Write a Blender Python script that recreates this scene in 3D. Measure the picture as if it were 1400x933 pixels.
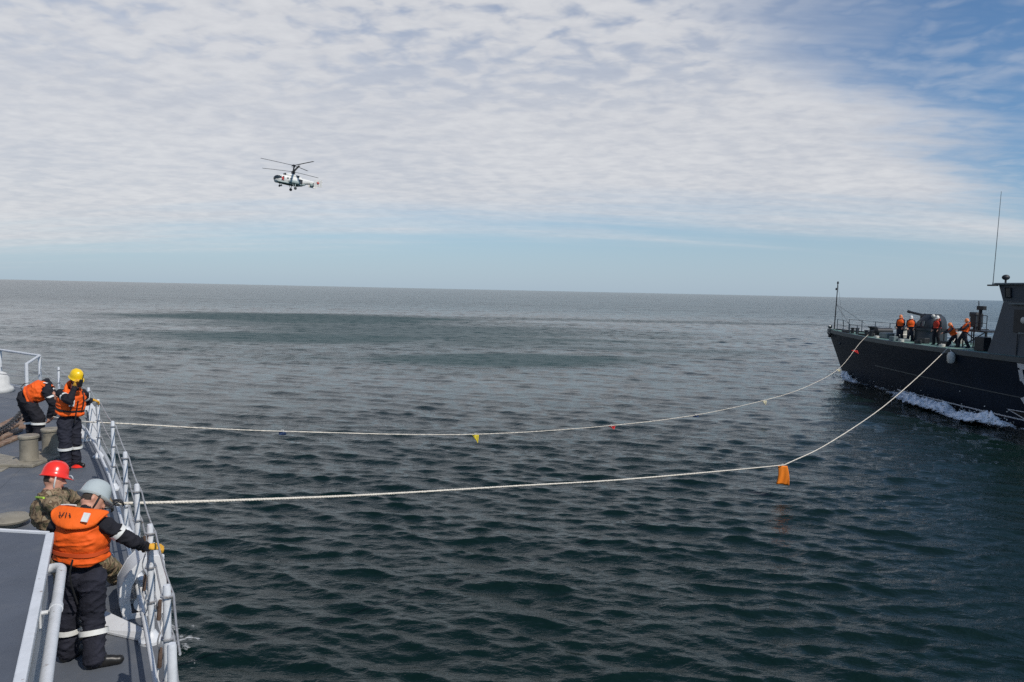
import bpy, bmesh, math, random
import numpy as np
from mathutils import Vector, Matrix, noise
for o in list(bpy.data.objects): bpy.data.objects.remove(o)
sc = bpy.context.scene
R = math.radians
# ------------------------------------------------------------------ camera
F, PW, PH, CZ = 1000.0, 1400, 933, 6.5
ROLL, PITCH = R(1.22), math.atan((466.5 - 397) / F)
cam_d = bpy.data.cameras.new('camera'); cam = bpy.data.objects.new('camera', cam_d)
sc.collection.objects.link(cam)
cam_d.sensor_width = 36; cam_d.lens = 36 * F / PW
cam_d.clip_start = 0.1; cam_d.clip_end = 200000
cam.matrix_world = Matrix.Translation((0, 0, CZ)) @ Matrix.Rotation(math.pi/2 - PITCH, 4, 'X') @ Matrix.Rotation(ROLL, 4, 'Z')
sc.camera = cam
# ------------------------------------------------------------------ light
SUN_EL, SUN_AZ = R(46), R(135)          # azimuth clockwise from +Y
sun_dir = Vector((math.sin(SUN_AZ)*math.cos(SUN_EL), math.cos(SUN_AZ)*math.cos(SUN_EL), math.sin(SUN_EL)))
sd = bpy.data.lights.new('sun', 'SUN'); sd.energy = 3.4; sd.angle = R(0.53); sd.color = (1.0, 0.94, 0.86)
so = bpy.data.objects.new('sun', sd); sc.collection.objects.link(so)
so.rotation_euler = sun_dir.to_track_quat('Z', 'Y').to_euler(); so.location = (20, -20, 60)
vs = sc.view_settings
vs.view_transform = 'Standard'; vs.look = 'None'; vs.exposure = 0.0; vs.gamma = 1.0; vs.use_curve_mapping = False
world = bpy.data.worlds.new('World'); sc.world = world; world.use_nodes = True
def sky_world():
    nt = world.node_tree; N = nt.nodes; L = nt.links; N.clear()
    def nd(t, **k):
        n = N.new(t)
        for a, b in k.items(): setattr(n, a, b)
        return n
    def math_(op, a, b=None, c=None, clamp=False):
        n = nd('ShaderNodeMath', operation=op, use_clamp=clamp)
        for i, v in enumerate((a, b, c)):
            if v is None: continue
            if isinstance(v, (int, float)): n.inputs[i].default_value = v
            else: L.new(v, n.inputs[i])
        return n.outputs[0]
    def mrange(v, a, b, c, d, smooth=True):
        n = nd('ShaderNodeMapRange', interpolation_type='SMOOTHSTEP' if smooth else 'LINEAR')
        L.new(v, n.inputs[0])
        for i, x in enumerate((a, b, c, d)): n.inputs[i+1].default_value = x
        return n.outputs[0]
    def mix(f, a, b):
        n = nd('ShaderNodeMix', data_type='RGBA')
        if isinstance(f, (int, float)): n.inputs[0].default_value = f
        else: L.new(f, n.inputs[0])
        for i, v in ((6, a), (7, b)):
            if isinstance(v, tuple): n.inputs[i].default_value = v
            else: L.new(v, n.inputs[i])
        return n.outputs[2]
    sky = nd('ShaderNodeTexSky', sky_type='NISHITA')
    sky.sun_disc = False; sky.sun_elevation = SUN_EL; sky.sun_rotation = SUN_AZ
    sky.altitude = 0; sky.air_density = 1.0; sky.dust_density = 0.6; sky.ozone_density = 1.6
    tc = nd('ShaderNodeTexCoord'); sep = nd('ShaderNodeSeparateXYZ'); L.new(tc.outputs['Generated'], sep.inputs[0])
    dx, dy, dz = sep.outputs
    zc = math_('ADD', math_('MAXIMUM', dz, 0.0), 0.12)      # the sheet curves down with the earth
    px = math_('DIVIDE', dx, zc); py = math_('DIVIDE', dy, zc)
    comb = nd('ShaderNodeCombineXYZ'); L.new(px, comb.inputs[0]); L.new(py, comb.inputs[1])
    def noise_(scale, detail, rough, rot=0, sx=1, sy=1, dist=0, off=0):
        mp = nd('ShaderNodeMapping'); L.new(comb.outputs[0], mp.inputs[0])
        mp.inputs['Rotation'].default_value = (0, 0, rot); mp.inputs['Scale'].default_value = (sx, sy, 1)
        mp.inputs['Location'].default_value = (off, off*0.7, 0)
        t = nd('ShaderNodeTexNoise'); L.new(mp.outputs[0], t.inputs['Vector'])
        t.inputs['Scale'].default_value = scale; t.inputs['Detail'].default_value = detail
        t.inputs['Roughness'].default_value = rough; t.inputs['Distortion'].default_value = dist
        return t.outputs['Fac']
    cells = noise_(8.5, 3.0, 0.5, rot=R(25), sx=1.0, sy=1.15, dist=0.3, off=3.1)
    large = noise_(1.1, 4.0, 0.55, rot=R(20), sx=1.0, sy=1.3, off=11.7)
    streak = noise_(0.9, 5.0, 0.6, rot=R(12), sx=0.45, sy=2.2, off=5.0)
    # the cloud sheet ends far ahead and to the right
    edge_r = math_('SUBTRACT', px, py)
    edge_n = math_('ADD', math_('MULTIPLY', math_('SUBTRACT', streak, 0.5), 1.3), math_('MULTIPLY_ADD', math_('SUBTRACT', cells, 0.5), 0.5, edge_r))
    cov_r = mrange(edge_n, -1.62, -0.85, 1.0, 0.0)
    far_n = math_('MULTIPLY_ADD', math_('SUBTRACT', streak, 0.5), 2.6, math_('MULTIPLY_ADD', px, 0.16, py))
    cov_f = mrange(far_n, 3.7, 5.7, 1.0, 0.0)
    cov = math_('MULTIPLY', math_('MULTIPLY', cov_r, cov_f), mrange(dz, 0.38, 0.52, 1.0, 0.12))
    # towards the zenith the sheet breaks up into lumps with blue between them
    high = mrange(dz, 0.20, 0.42, 0.0, 1.0)
    lump = math_('ADD', math_('MULTIPLY', cells, 0.62), math_('MULTIPLY', large, 0.42))
    solid = mrange(lump, 0.40, 0.58, 0.0, 1.0)
    holes = math_('SUBTRACT', 1.0, math_('MULTIPLY', math_('SUBTRACT', 1.0, solid), math_('MULTIPLY_ADD', high, 0.66, 0.04)))
    wisp = math_('MULTIPLY', mrange(math_('MULTIPLY_ADD', streak, 0.5, math_('MULTIPLY', cells, 0.5)), 0.42, 0.66, 0.0, 0.32), cov_f)
    dens = math_('MAXIMUM', math_('MULTIPLY', cov, holes), wisp)
    dens4 = math_('MULTIPLY', dens, 0.93)
    tex = noise_(16.0, 3.0, 0.6, rot=R(15), sx=0.85, sy=1.35, off=8.0)
    br = math_('ADD', math_('MULTIPLY', mrange(cells, 0.3, 0.7, 0.0, 1.0), 0.34), math_('MULTIPLY', mrange(tex, 0.3, 0.7, 0.0, 1.0), 0.22))
    br2 = math_('ADD', br, math_('MULTIPLY', mrange(large, 0.3, 0.7, 0.0, 1.0), 0.26))
    ccol = mix(br2, (0.56, 0.575, 0.62, 1), (0.765, 0.768, 0.78, 1))
    # clear sky: Nishita, paler towards the horizon through sea haze
    skm = nd('ShaderNodeMix', data_type='RGBA', blend_type='MULTIPLY'); skm.inputs[0].default_value = 1
    L.new(sky.outputs[0], skm.inputs[6]); skm.inputs[7].default_value = (SKY*0.73, SKY*0.94, SKY*1.12, 1)
    hz = mrange(dz, 0.0, 0.16, 0.72, 0.0)
    base = mix(hz, skm.outputs[2], (0.42, 0.525, 0.655, 1))
    col = mix(dens4, base, ccol)
    bg = nd('ShaderNodeBackground'); L.new(col, bg.inputs[0]); bg.inputs[1].default_value = 1.0
    out = nd('ShaderNodeOutputWorld'); L.new(bg.outputs[0], out.inputs[0])
SKY = 0.095
sky_world()
cy = sc.cycles
cy.use_denoising = False; cy.sample_clamp_indirect = 4.0; cy.max_bounces = 5; cy.diffuse_bounces = 2; cy.glossy_bounces = 3; cy.transparent_max_bounces = 6; cy.caustics_reflective = False; cy.caustics_refractive = False

# ------------------------------------------------------------------ pixel helpers
def ray(px, py):
    x = (px - PW/2)/F; y = -(py - PH/2)/F
    c, s = math.cos(ROLL), math.sin(ROLL); x, y = c*x - s*y, s*x + c*y
    cp, sp = math.cos(PITCH), math.sin(PITCH)
    return Vector((x, cp + y*sp, -sp + y*cp))
def onz(px, py, z):
    d = ray(px, py); t = (z - CZ)/d.z; return Vector((0, 0, CZ)) + d*t
def at(px, py, Y):
    d = ray(px, py); return Vector((0, 0, CZ)) + d*(Y/d.y)
def on_plane(A, B, px, py):                # the vertical plane through A and B
    d = ray(px, py); n = Vector((-(B.y-A.y), B.x-A.x))
    t = (A.x*n.x + A.y*n.y)/(d.x*n.x + d.y*n.y); return Vector((0, 0, CZ)) + d*t
V = Vector
DK = 3.2                                   # near deck above the water

# ------------------------------------------------------------------ materials
M = {}
def mat(name, col, rough=0.6, metal=0.0, var=0.12, vscale=6.0, bump=0.0, bscale=40.0, col2=None, c2scale=3.0, c2lo=0.55, c2hi=0.7, coat=0.0, spec=0.5, detail=5):
    m = bpy.data.materials.new(name); m.use_nodes = True; nt = m.node_tree; N, L = nt.nodes, nt.links
    b = N['Principled BSDF']; b.inputs['Roughness'].default_value = rough; b.inputs['Metallic'].default_value = metal
    b.inputs['Coat Weight'].default_value = coat; b.inputs['Specular IOR Level'].default_value = spec
    tc = N.new('ShaderNodeTexCoord')
    n1 = N.new('ShaderNodeTexNoise'); n1.inputs['Scale'].default_value = vscale; n1.inputs['Detail'].default_value = detail; L.new(tc.outputs['Object'], n1.inputs['Vector'])
    cr = N.new('ShaderNodeValToRGB'); L.new(n1.outputs['Fac'], cr.inputs[0])
    cr.color_ramp.elements[0].position = 0.3; cr.color_ramp.elements[1].position = 0.7
    cr.color_ramp.elements[0].color = tuple(c*(1-var) for c in col)+(1,); cr.color_ramp.elements[1].color = tuple(min(1, c*(1+var)) for c in col)+(1,)
    out = cr.outputs[0]
    if col2:
        n2 = N.new('ShaderNodeTexNoise'); n2.inputs['Scale'].default_value = c2scale; n2.inputs['Detail'].default_value = 8; n2.inputs['Roughness'].default_value = 0.65
        L.new(tc.outputs['Object'], n2.inputs['Vector'])
        mr = N.new('ShaderNodeMapRange'); L.new(n2.outputs['Fac'], mr.inputs[0]); mr.inputs[1].default_value = c2lo; mr.inputs[2].default_value = c2hi
        mx = N.new('ShaderNodeMix'); mx.data_type = 'RGBA'; L.new(mr.outputs[0], mx.inputs[0]); L.new(out, mx.inputs[6]); mx.inputs[7].default_value = (*col2, 1)
        out = mx.outputs[2]
    L.new(out, b.inputs['Base Color'])
    if bump:
        n3 = N.new('ShaderNodeTexNoise'); n3.inputs['Scale'].default_value = bscale; n3.inputs['Detail'].default_value = 4; L.new(tc.outputs['Object'], n3.inputs['Vector'])
        bp = N.new('ShaderNodeBump'); bp.inputs['Strength'].default_value = bump; bp.inputs['Distance'].default_value = 0.02
        L.new(n3.outputs['Fac'], bp.inputs['Height']); L.new(bp.outputs[0], b.inputs['Normal'])
    M[name] = m; return m
mat('deck_paint', (0.098, 0.110, 0.130), 0.62, var=0.10, vscale=1.6, bump=0.12, bscale=60, col2=(0.145, 0.150, 0.158), c2scale=2.6, c2lo=0.50, c2hi=0.72)
mat('platform_paint', (0.078, 0.089, 0.110), 0.6, var=0.13, vscale=3.0, bump=0.35, bscale=11, col2=(0.10, 0.11, 0.128), c2scale=5, c2lo=0.52, c2hi=0.75)
mat('hull_grey', (0.22, 0.25, 0.28), 0.5, col2=(0.16, 0.10, 0.07), c2scale=2.0, c2lo=0.68, c2hi=0.8)
mat('white_paint', (0.62, 0.64, 0.66), 0.45, var=0.07, vscale=9, col2=(0.27, 0.22, 0.19), c2scale=13, c2lo=0.62, c2hi=0.68, bump=0.15, bscale=25)
mat('white_clean', (0.68, 0.69, 0.70), 0.4, var=0.05, vscale=7, col2=(0.48, 0.45, 0.40), c2scale=7, c2lo=0.6, c2hi=0.8)
mat('side_grey', (0.40, 0.42, 0.44), 0.5, var=0.10, vscale=12, col2=(0.28, 0.27, 0.26), c2scale=4, c2lo=0.56, c2hi=0.78)
mat('bollard_tan', (0.25, 0.225, 0.175), 0.5, var=0.18, vscale=5, col2=(0.12, 0.11, 0.09), c2scale=6, c2lo=0.52, c2hi=0.7)
mat('rust', (0.11, 0.070, 0.05), 0.85, var=0.35, vscale=14, bump=0.4, bscale=60)
mat('wood_brown', (0.22, 0.135, 0.09), 0.8, var=0.3, vscale=8, col2=(0.34, 0.26, 0.19), c2scale=9, c2lo=0.5, c2hi=0.62, bump=0.4, bscale=50)
mat('board_brown', (0.12, 0.10, 0.08), 0.8, var=0.25, vscale=9, bump=0.3)
mat('dark_metal', (0.035, 0.036, 0.038), 0.5, var=0.3, vscale=20, col2=(0.10, 0.06, 0.04), c2scale=12, c2lo=0.6, c2hi=0.75)
mat('canvas_white', (0.56, 0.56, 0.54), 0.85, var=0.12, vscale=5, bump=0.5, bscale=9)
mat('wire', (0.45, 0.45, 0.45), 0.4, 0.5, var=0.15, col2=(0.22, 0.16, 0.11), c2scale=15, c2lo=0.55, c2hi=0.7)
mat('rope_white', (0.66, 0.61, 0.52), 0.9, var=0.12, vscale=25, bump=0.6, bscale=45)
mat('rope_dark', (0.03, 0.03, 0.032), 0.9, var=0.2)
mat('navy_cloth', (0.016, 0.016, 0.021), 0.88, var=0.3, vscale=9, bump=0.35, bscale=60, spec=0.25)
mat('navy_faded', (0.022, 0.023, 0.034), 0.88, var=0.28, vscale=8, bump=0.35, bscale=60, spec=0.25)
mat('orange_vest', (0.83, 0.115, 0.012), 0.72, var=0.08, vscale=7, bump=0.5, bscale=16, spec=0.3)
mat('orange_collar', (0.85, 0.135, 0.012), 0.7, var=0.07, vscale=7, bump=0.4, bscale=20, spec=0.3)
mat('orange_seam', (0.60, 0.075, 0.010), 0.8, var=0.1)
mat('red_vest', (0.52, 0.035, 0.014), 0.75, var=0.15, vscale=9, bump=0.3)
mat('reflective', (0.74, 0.74, 0.70), 0.35, var=0.08, vscale=20)
mat('strap_black', (0.012, 0.012, 0.013), 0.7, var=0.2)
mat('skin', (0.50, 0.255, 0.175), 0.55, var=0.10, vscale=14)
mat('hair', (0.035, 0.024, 0.017), 0.8, var=0.3, vscale=40)
mat('lip', (0.33, 0.10, 0.08), 0.5)
mat('eye_dark', (0.015, 0.012, 0.010), 0.25)
mat('helmet_yellow', (0.86, 0.56, 0.012), 0.28, var=0.03, spec=0.5)
mat('helmet_red', (0.80, 0.035, 0.022), 0.25, var=0.03, spec=0.5)
mat('helmet_grey', (0.40, 0.45, 0.45), 0.30, var=0.05, vscale=9, col2=(0.30, 0.33, 0.33), c2scale=9, c2lo=0.6, c2hi=0.75)
mat('helmet_white', (0.72, 0.71, 0.66), 0.35, var=0.04)
mat('helmet_orange', (0.72, 0.22, 0.07), 0.4, var=0.06)
mat('glove_yellow', (0.70, 0.36, 0.035), 0.8, var=0.15, vscale=20, bump=0.4)
mat('black_leather', (0.014, 0.013, 0.012), 0.4, var=0.3, vscale=20)
mat('boot_brown', (0.05, 0.037, 0.027), 0.55, var=0.3, vscale=15)
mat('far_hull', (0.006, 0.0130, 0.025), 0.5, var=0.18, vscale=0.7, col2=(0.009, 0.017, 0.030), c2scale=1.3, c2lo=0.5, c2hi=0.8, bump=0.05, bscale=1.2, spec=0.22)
mat('far_strake', (0.030, 0.046, 0.055), 0.45, var=0.15, vscale=2)
mat('far_deck', (0.15, 0.27, 0.225), 0.6, var=0.15, vscale=1.5, col2=(0.25, 0.33, 0.28), c2scale=1.2, c2lo=0.5, c2hi=0.75)
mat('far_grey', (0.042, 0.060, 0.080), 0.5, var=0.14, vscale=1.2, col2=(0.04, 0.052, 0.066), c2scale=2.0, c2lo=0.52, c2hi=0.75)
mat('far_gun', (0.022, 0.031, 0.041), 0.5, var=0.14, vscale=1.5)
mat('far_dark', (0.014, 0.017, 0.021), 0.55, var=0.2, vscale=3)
mat('far_mid', (0.13, 0.165, 0.175), 0.5, var=0.15, vscale=3)
mat('far_white', (0.58, 0.57, 0.52), 0.5, var=0.07, vscale=2)
mat('number_white', (0.62, 0.64, 0.66), 0.5, var=0.08, vscale=2)
mat('number_black', (0.008, 0.008, 0.009), 0.5, var=0.1)
mat('glass_dark', (0.02, 0.026, 0.03), 0.06, var=0.1, spec=0.8)
mat('window_brown', (0.16, 0.14, 0.11), 0.1, var=0.2, vscale=2, spec=0.7)
mat('heli_white', (0.74, 0.735, 0.70), 0.4, var=0.05, vscale=1.2)
mat('heli_grey', (0.33, 0.40, 0.39), 0.45, var=0.10, vscale=1.5)
mat('heli_dark', (0.03, 0.034, 0.038), 0.5, var=0.2, vscale=3)
mat('heli_red', (0.62, 0.05, 0.03), 0.5, var=0.06)
mat('heli_keel', (0.14, 0.13, 0.12), 0.6, var=0.2, vscale=4)  # darker tone for the panel along the bottom of the fuselage
mat('flag_orange', (0.87, 0.22, 0.008), 0.75, var=0.05, bump=0.2)
mat('flag_yellow', (0.85, 0.66, 0.05), 0.75, var=0.05)
mat('flag_red', (0.70, 0.04, 0.035), 0.75, var=0.05)
mat('flag_blue', (0.03, 0.06, 0.14), 0.75, var=0.05)
mat('flag_pale', (0.72, 0.66, 0.45), 0.75, var=0.05)
mat('strap_lime', (0.45, 0.75, 0.05), 0.6)
def camo():
    m = bpy.data.materials.new('camouflage'); m.use_nodes = True; N, L = m.node_tree.nodes, m.node_tree.links
    b = N['Principled BSDF']; b.inputs['Roughness'].default_value = 0.88; b.inputs['Specular IOR Level'].default_value = 0.2
    tc = N.new('ShaderNodeTexCoord'); mp = N.new('ShaderNodeMapping'); mp.inputs['Scale'].default_value = (1.0, 1.0, 0.6); L.new(tc.outputs['Object'], mp.inputs[0])
    n = N.new('ShaderNodeTexNoise'); n.inputs['Scale'].default_value = 13; n.inputs['Detail'].default_value = 2.5; n.inputs['Distortion'].default_value = 0.8; L.new(mp.outputs[0], n.inputs['Vector'])
    cr = N.new('ShaderNodeValToRGB'); cr.color_ramp.interpolation = 'CONSTANT'; L.new(n.outputs['Fac'], cr.inputs[0])
    cols = [(0.0, (0.05, 0.042, 0.028)), (0.36, (0.125, 0.115, 0.065)), (0.46, (0.25, 0.185, 0.115)), (0.55, (0.12, 0.080, 0.050)), (0.63, (0.30, 0.245, 0.165))]
    e = cr.color_ramp.elements
    while len(e) < len(cols): e.new(0.5)
    for i, (p, c) in enumerate(cols): e[i].position = p; e[i].color = (*c, 1)
    L.new(cr.outputs[0], b.inputs['Base Color'])
    n3 = N.new('ShaderNodeTexNoise'); n3.inputs['Scale'].default_value = 22; n3.inputs['Detail'].default_value = 4; L.new(tc.outputs['Object'], n3.inputs['Vector'])
    bp = N.new('ShaderNodeBump'); bp.inputs['Strength'].default_value = 0.5; bp.inputs['Distance'].default_value = 0.02; L.new(n3.outputs['Fac'], bp.inputs['Height']); L.new(bp.outputs[0], b.inputs['Normal'])
    M['camouflage'] = m
camo()

# ------------------------------------------------------------------ mesh builder
ORG = {}
def basis(d, hint=V((0, 0, 1))):
    d = d.normalized()
    u = hint.cross(d)
    if u.length < 1e-4: u = V((1, 0, 0)).cross(d)
    u.normalize(); return u, d.cross(u).normalized(), d
class MB:
    def __init__(s): s.v = []; s.f = []
    def add(s, vs, fs):
        o = len(s.v); s.v += [V(x) for x in vs]; s.f += [tuple(i+o for i in q) for q in fs]; return s
    def box(s, c, size, ax=None):
        c = V(c); x, y, z = [k/2 for k in size]; ax = ax or (V((1,0,0)), V((0,1,0)), V((0,0,1)))
        vs = [c + ax[0]*i*x + ax[1]*j*y + ax[2]*k*z for k in (-1,1) for j in (-1,1) for i in (-1,1)]
        return s.add(vs, [(0,2,3,1),(4,5,7,6),(0,1,5,4),(2,6,7,3),(0,4,6,2),(1,3,7,5)])
    def rings(s, rs, cap0=True, cap1=True, closed=True):
        n = len(rs[0]); vs = [p for r in rs for p in r]; fs = []
        for i in range(len(rs)-1):
            for j in range(n if closed else n-1):
                k = (j+1) % n; fs.append((i*n+j, i*n+k, (i+1)*n+k, (i+1)*n+j))
        if cap0: fs.append(tuple(reversed(range(n))))
        if cap1: fs.append(tuple((len(rs)-1)*n + j for j in range(n)))
        return s.add(vs, fs)
    def tube(s, pts, r, n=8, caps=True):
        pts = [V(p) for p in pts]; rs = []; m = len(pts); rr = r if isinstance(r, (list, tuple)) else [r]*m
        u = None
        for i, p in enumerate(pts):
            d = (pts[min(i+1, m-1)] - pts[max(i-1, 0)])
            if d.length < 1e-9: d = V((0,0,1))
            d.normalize()
            if u is None: u = basis(d)[0]
            u = (u - d*u.dot(d)); u.normalize(); w = d.cross(u)
            rs.append([p + (u*math.cos(2*math.pi*j/n) + w*math.sin(2*math.pi*j/n))*rr[i] for j in range(n)])
        return s.rings(rs, caps, caps)
    def lathe(s, prof, c, ax=None, n=20, sx=1, sy=1):
        c = V(c); ax = ax or (V((1,0,0)), V((0,1,0)), V((0,0,1)))
        rs = [[c + ax[0]*(r*sx*math.cos(2*math.pi*j/n)) + ax[1]*(r*sy*math.sin(2*math.pi*j/n)) + ax[2]*z for j in range(n)] for r, z in prof]
        return s.rings(rs)
    def ell(s, c, rad, ax=None, n=14, m=9):
        prof = [(max(1e-3, math.sin(math.pi*i/m)), -math.cos(math.pi*i/m)) for i in range(m+1)]
        c = V(c); ax = ax or (V((1,0,0)), V((0,1,0)), V((0,0,1)))
        rs = [[c + ax[0]*(r*rad[0]*math.cos(2*math.pi*j/n)) + ax[1]*(r*rad[1]*math.sin(2*math.pi*j/n)) + ax[2]*z*rad[2] for j in range(n)] for r, z in prof]
        return s.rings(rs)
    def cap(s, a, b, ra, rb, n=12, m=4):
        a, b = V(a), V(b); d = b - a; u, w, t = basis(d if d.length > 1e-6 else V((0,0,1))); rs = []
        for i in range(m+1):
            an = math.pi/2*(1 - i/m); rs.append((a - t*ra*math.sin(an), max(1e-3, ra*math.cos(an))))
        for i in range(m+1):
            an = math.pi/2*i/m; rs.append((b + t*rb*math.sin(an), max(1e-3, rb*math.cos(an))))
        return s.rings([[p + (u*math.cos(2*math.pi*j/n) + w*math.sin(2*math.pi*j/n))*r for j in range(n)] for p, r in rs])
    def prism(s, poly, off):
        n = len(poly); poly = [V(p) for p in poly]; off = V(off); vs = poly + [p + off for p in poly]
        fs = [tuple(reversed(range(n))), tuple(range(n, 2*n))] + [(i, (i+1) % n, n+(i+1) % n, n+i) for i in range(n)]
        return s.add(vs, fs)
    def mesh(s, org=V((0,0,0)), name='m'):
        me = bpy.data.meshes.new(name); me.from_pydata([tuple(p - org) for p in s.v], [], s.f); me.update()
        bm = bmesh.new(); bm.from_mesh(me); bmesh.ops.recalc_face_normals(bm, faces=bm.faces); bm.to_mesh(me); bm.free()
        return me
    def build(s, name, m, parent=None, smooth=False, bevel=0, angle=40):
        org = ORG.get(parent.name, V((0,0,0))) if parent else V((0,0,0))
        me = s.mesh(org, name); return finish(name, me, m, parent, smooth, bevel, angle)
def finish(name, me, m, parent, smooth=False, bevel=0, angle=40):
    o = bpy.data.objects.new(name, me); sc.collection.objects.link(o); me.materials.append(M[m])
    if parent:
        o.parent = parent; ORG[o.name] = ORG.get(parent.name, V((0,0,0)))
    else: ORG[o.name] = V((0,0,0))
    if smooth:
        me.polygons.foreach_set('use_smooth', [True]*len(me.polygons))
        if smooth != 'all': me.set_sharp_from_angle(angle=R(angle))
    if bevel:
        b = o.modifiers.new('bevel', 'BEVEL'); b.width = bevel; b.segments = 2; b.limit_method = 'ANGLE'
    return o
def thing(name, label, cat, loc, group=None):
    o = bpy.data.objects.new(name, None); sc.collection.objects.link(o); o.location = loc; o.empty_display_size = 0.3
    ORG[o.name] = V(loc); tag(o, label, cat, group); return o
def tag(o, label=None, cat=None, group=None, kind=None):
    if label: o['label'] = label
    if cat: o['category'] = cat
    if group: o['group'] = group
    if kind: o['kind'] = kind
    return o
def origin_to(o, p):                        # shift a one-mesh thing's origin to its base
    p = V(p); o.data.transform(Matrix.Translation(-p)); o.location = p; ORG[o.name] = p; return o

# ================================================================== SEA
def build_sea():
    rng = np.random.default_rng(7)
    rr = [2.5]; fr = 731.0
    while rr[-1] < 900:
        r = rr[-1]; st = 0.8*r*r/(CZ*fr); rr.append(r + (0.07 if r < 9 else max(0.034, min(st, 0.34) if r < 175 else min(st, 0.34*(r/175)**2.0))))
    while rr[-1] < 90000: rr.append(rr[-1]*1.35)
    rr = np.array(rr); dr = np.gradient(rr)
    th = np.concatenate([np.arange(-46, 46, 0.115), np.linspace(46, 314, 90)[:-1]])
    th = np.radians(th); nt, nr = len(th), len(rr)
    dth = np.radians(0.115)
    Rg, Tg = np.meshgrid(rr, th, indexing='ij'); X = (Rg*np.sin(Tg)).ravel(); Y = (Rg*np.cos(Tg)).ravel()
    step = np.repeat(np.maximum(dr, rr*dth), nt); rad = Rg.ravel()
    coarse = np.tile((np.arange(nt) > np.searchsorted(th, np.radians(45.9))), nr); step = np.where(coarse, np.maximum(step, rad*0.05), step)
    Z = np.zeros_like(X); DX = np.zeros_like(X); DY = np.zeros_like(X)
    n = 190; lam = np.exp(rng.uniform(np.log(0.15), np.log(6.0), n)); lam.sort()
    main = R(-100)                       # waves run towards the camera
    x0, y0 = X.copy(), Y.copy()
    # patches of livelier and calmer chop
    for l in lam:
        ang = main + rng.normal(0, 0.34 if l > 0.35 else 0.7); k = 2*np.pi/l
        w = np.exp(-((np.log(l) - np.log(0.66))/0.88)**2) + (0.24 if l < 0.5 else 0.14)
        sl = 0.0315*w*rng.uniform(0.5, 1.4); a = sl/k
        kx, ky = k*np.cos(ang), k*np.sin(ang); ph = rng.uniform(0, 2*np.pi)
        idx = np.nonzero(step*1.9 < l)[0]
        if len(idx) == 0: continue
        att = np.clip((l/step[idx] - 1.9)/1.3, 0, 1)
        p = kx*x0[idx] + ky*y0[idx] + ph
        sn = np.sin(p); cs = np.cos(p)
        Z[idx] += a*att*cs; DX[idx] -= 0.95*a*att*np.cos(ang)*sn; DY[idx] -= 0.95*a*att*np.sin(ang)*sn
    X += DX; Y += DY
    co = np.column_stack([X, Y, Z]).astype(np.float32)
    i = np.arange(nr-1)[:, None]*nt; j = np.arange(nt)[None, :]; j2 = (j+1) % nt
    quads = np.stack([i+j, i+nt+j, i+nt+j2, i+j2], -1).reshape(-1, 4)[:, ::-1].astype(np.int32)
    me = bpy.data.meshes.new('sea'); me.vertices.add(len(co)); me.vertices.foreach_set('co', co.ravel())
    nq = len(quads); me.loops.add(nq*4); me.loops.foreach_set('vertex_index', quads.ravel())
    me.polygons.add(nq); me.polygons.foreach_set('loop_start', np.arange(0, nq*4, 4, dtype=np.int32))
    me.polygons.foreach_set('use_smooth', np.ones(nq, dtype=bool)); me.update(); me.validate()
    o = bpy.data.objects.new('sea', me); sc.collection.objects.link(o); o['kind'] = 'structure'
    m = bpy.data.materials.new('sea_water'); m.use_nodes = True; N, L = m.node_tree.nodes, m.node_tree.links
    b = N['Principled BSDF']; b.inputs['Base Color'].default_value = (0.0035, 0.0125, 0.0105, 1); b.inputs['IOR'].default_value = 1.333
    b.inputs['Roughness'].default_value = 0.06
    geo = N.new('ShaderNodeNewGeometry')
    def noise_(scale, detail, rough, rot, sx, sy, dist=0.0):
        mp = N.new('ShaderNodeMapping'); mp.inputs['Rotation'].default_value = (0, 0, rot); mp.inputs['Scale'].default_value = (sx, sy, 1); L.new(geo.outputs['Position'], mp.inputs[0])
        t = N.new('ShaderNodeTexNoise'); t.inputs['Scale'].default_value = scale; t.inputs['Detail'].default_value = detail; t.inputs['Roughness'].default_value = rough; t.inputs['Distortion'].default_value = dist
        L.new(mp.outputs[0], t.inputs['Vector']); return t.outputs['Fac']
    def ma(op, a, b_=None, c=None, clamp=False):
        n_ = N.new('ShaderNodeMath'); n_.operation = op; n_.use_clamp = clamp
        for q, v in enumerate((a, b_, c)):
            if v is None: continue
            if isinstance(v, (int, float)): n_.inputs[q].default_value = v
            else: L.new(v, n_.inputs[q])
        return n_.outputs[0]
    def mr(v, a, b_, c, d):
        n_ = N.new('ShaderNodeMapRange'); n_.interpolation_type = 'SMOOTHSTEP'; L.new(v, n_.inputs[0])
        for q, x in enumerate((a, b_, c, d)): n_.inputs[q+1].default_value = x
        return n_.outputs[0]
    sep = N.new('ShaderNodeSeparateXYZ'); L.new(geo.outputs['Position'], sep.inputs[0]); gx, gy, gz = sep.outputs
    dist = ma('SQRT', ma('ADD', ma('MULTIPLY', gx, gx), ma('MULTIPLY', gy, gy)))
    # water roughened by the rotor's downwash: a ring and a broad patch at its left
    wob = noise_(0.02, 3, 0.55, 0.3, 1, 1)
    wob2 = noise_(0.055, 4, 0.6, 0.3, 0.6, 1.6)
    def blot(cx, cy, rx, ry, tilt=0.0, lo=0.45, hi=1.15, nz=1.0):
        u = ma('DIVIDE', ma('SUBTRACT', gx, cx), rx); w = ma('DIVIDE', ma('SUBTRACT', ma('SUBTRACT', gy, cy), ma('MULTIPLY', ma('SUBTRACT', gx, cx), tilt)), ry)
        q = ma('ADD', ma('SQRT', ma('ADD', ma('MULTIPLY', u, u), ma('MULTIPLY', w, w))), ma('MULTIPLY', ma('SUBTRACT', wob2, 0.5), nz))
        return mr(q, lo, hi, 1, 0)
    gust = ma('MAXIMUM', blot(-42, 148, 46, 30), ma('MULTIPLY', blot(20, 168, 78, 10, 0.06), 0.45))
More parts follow.
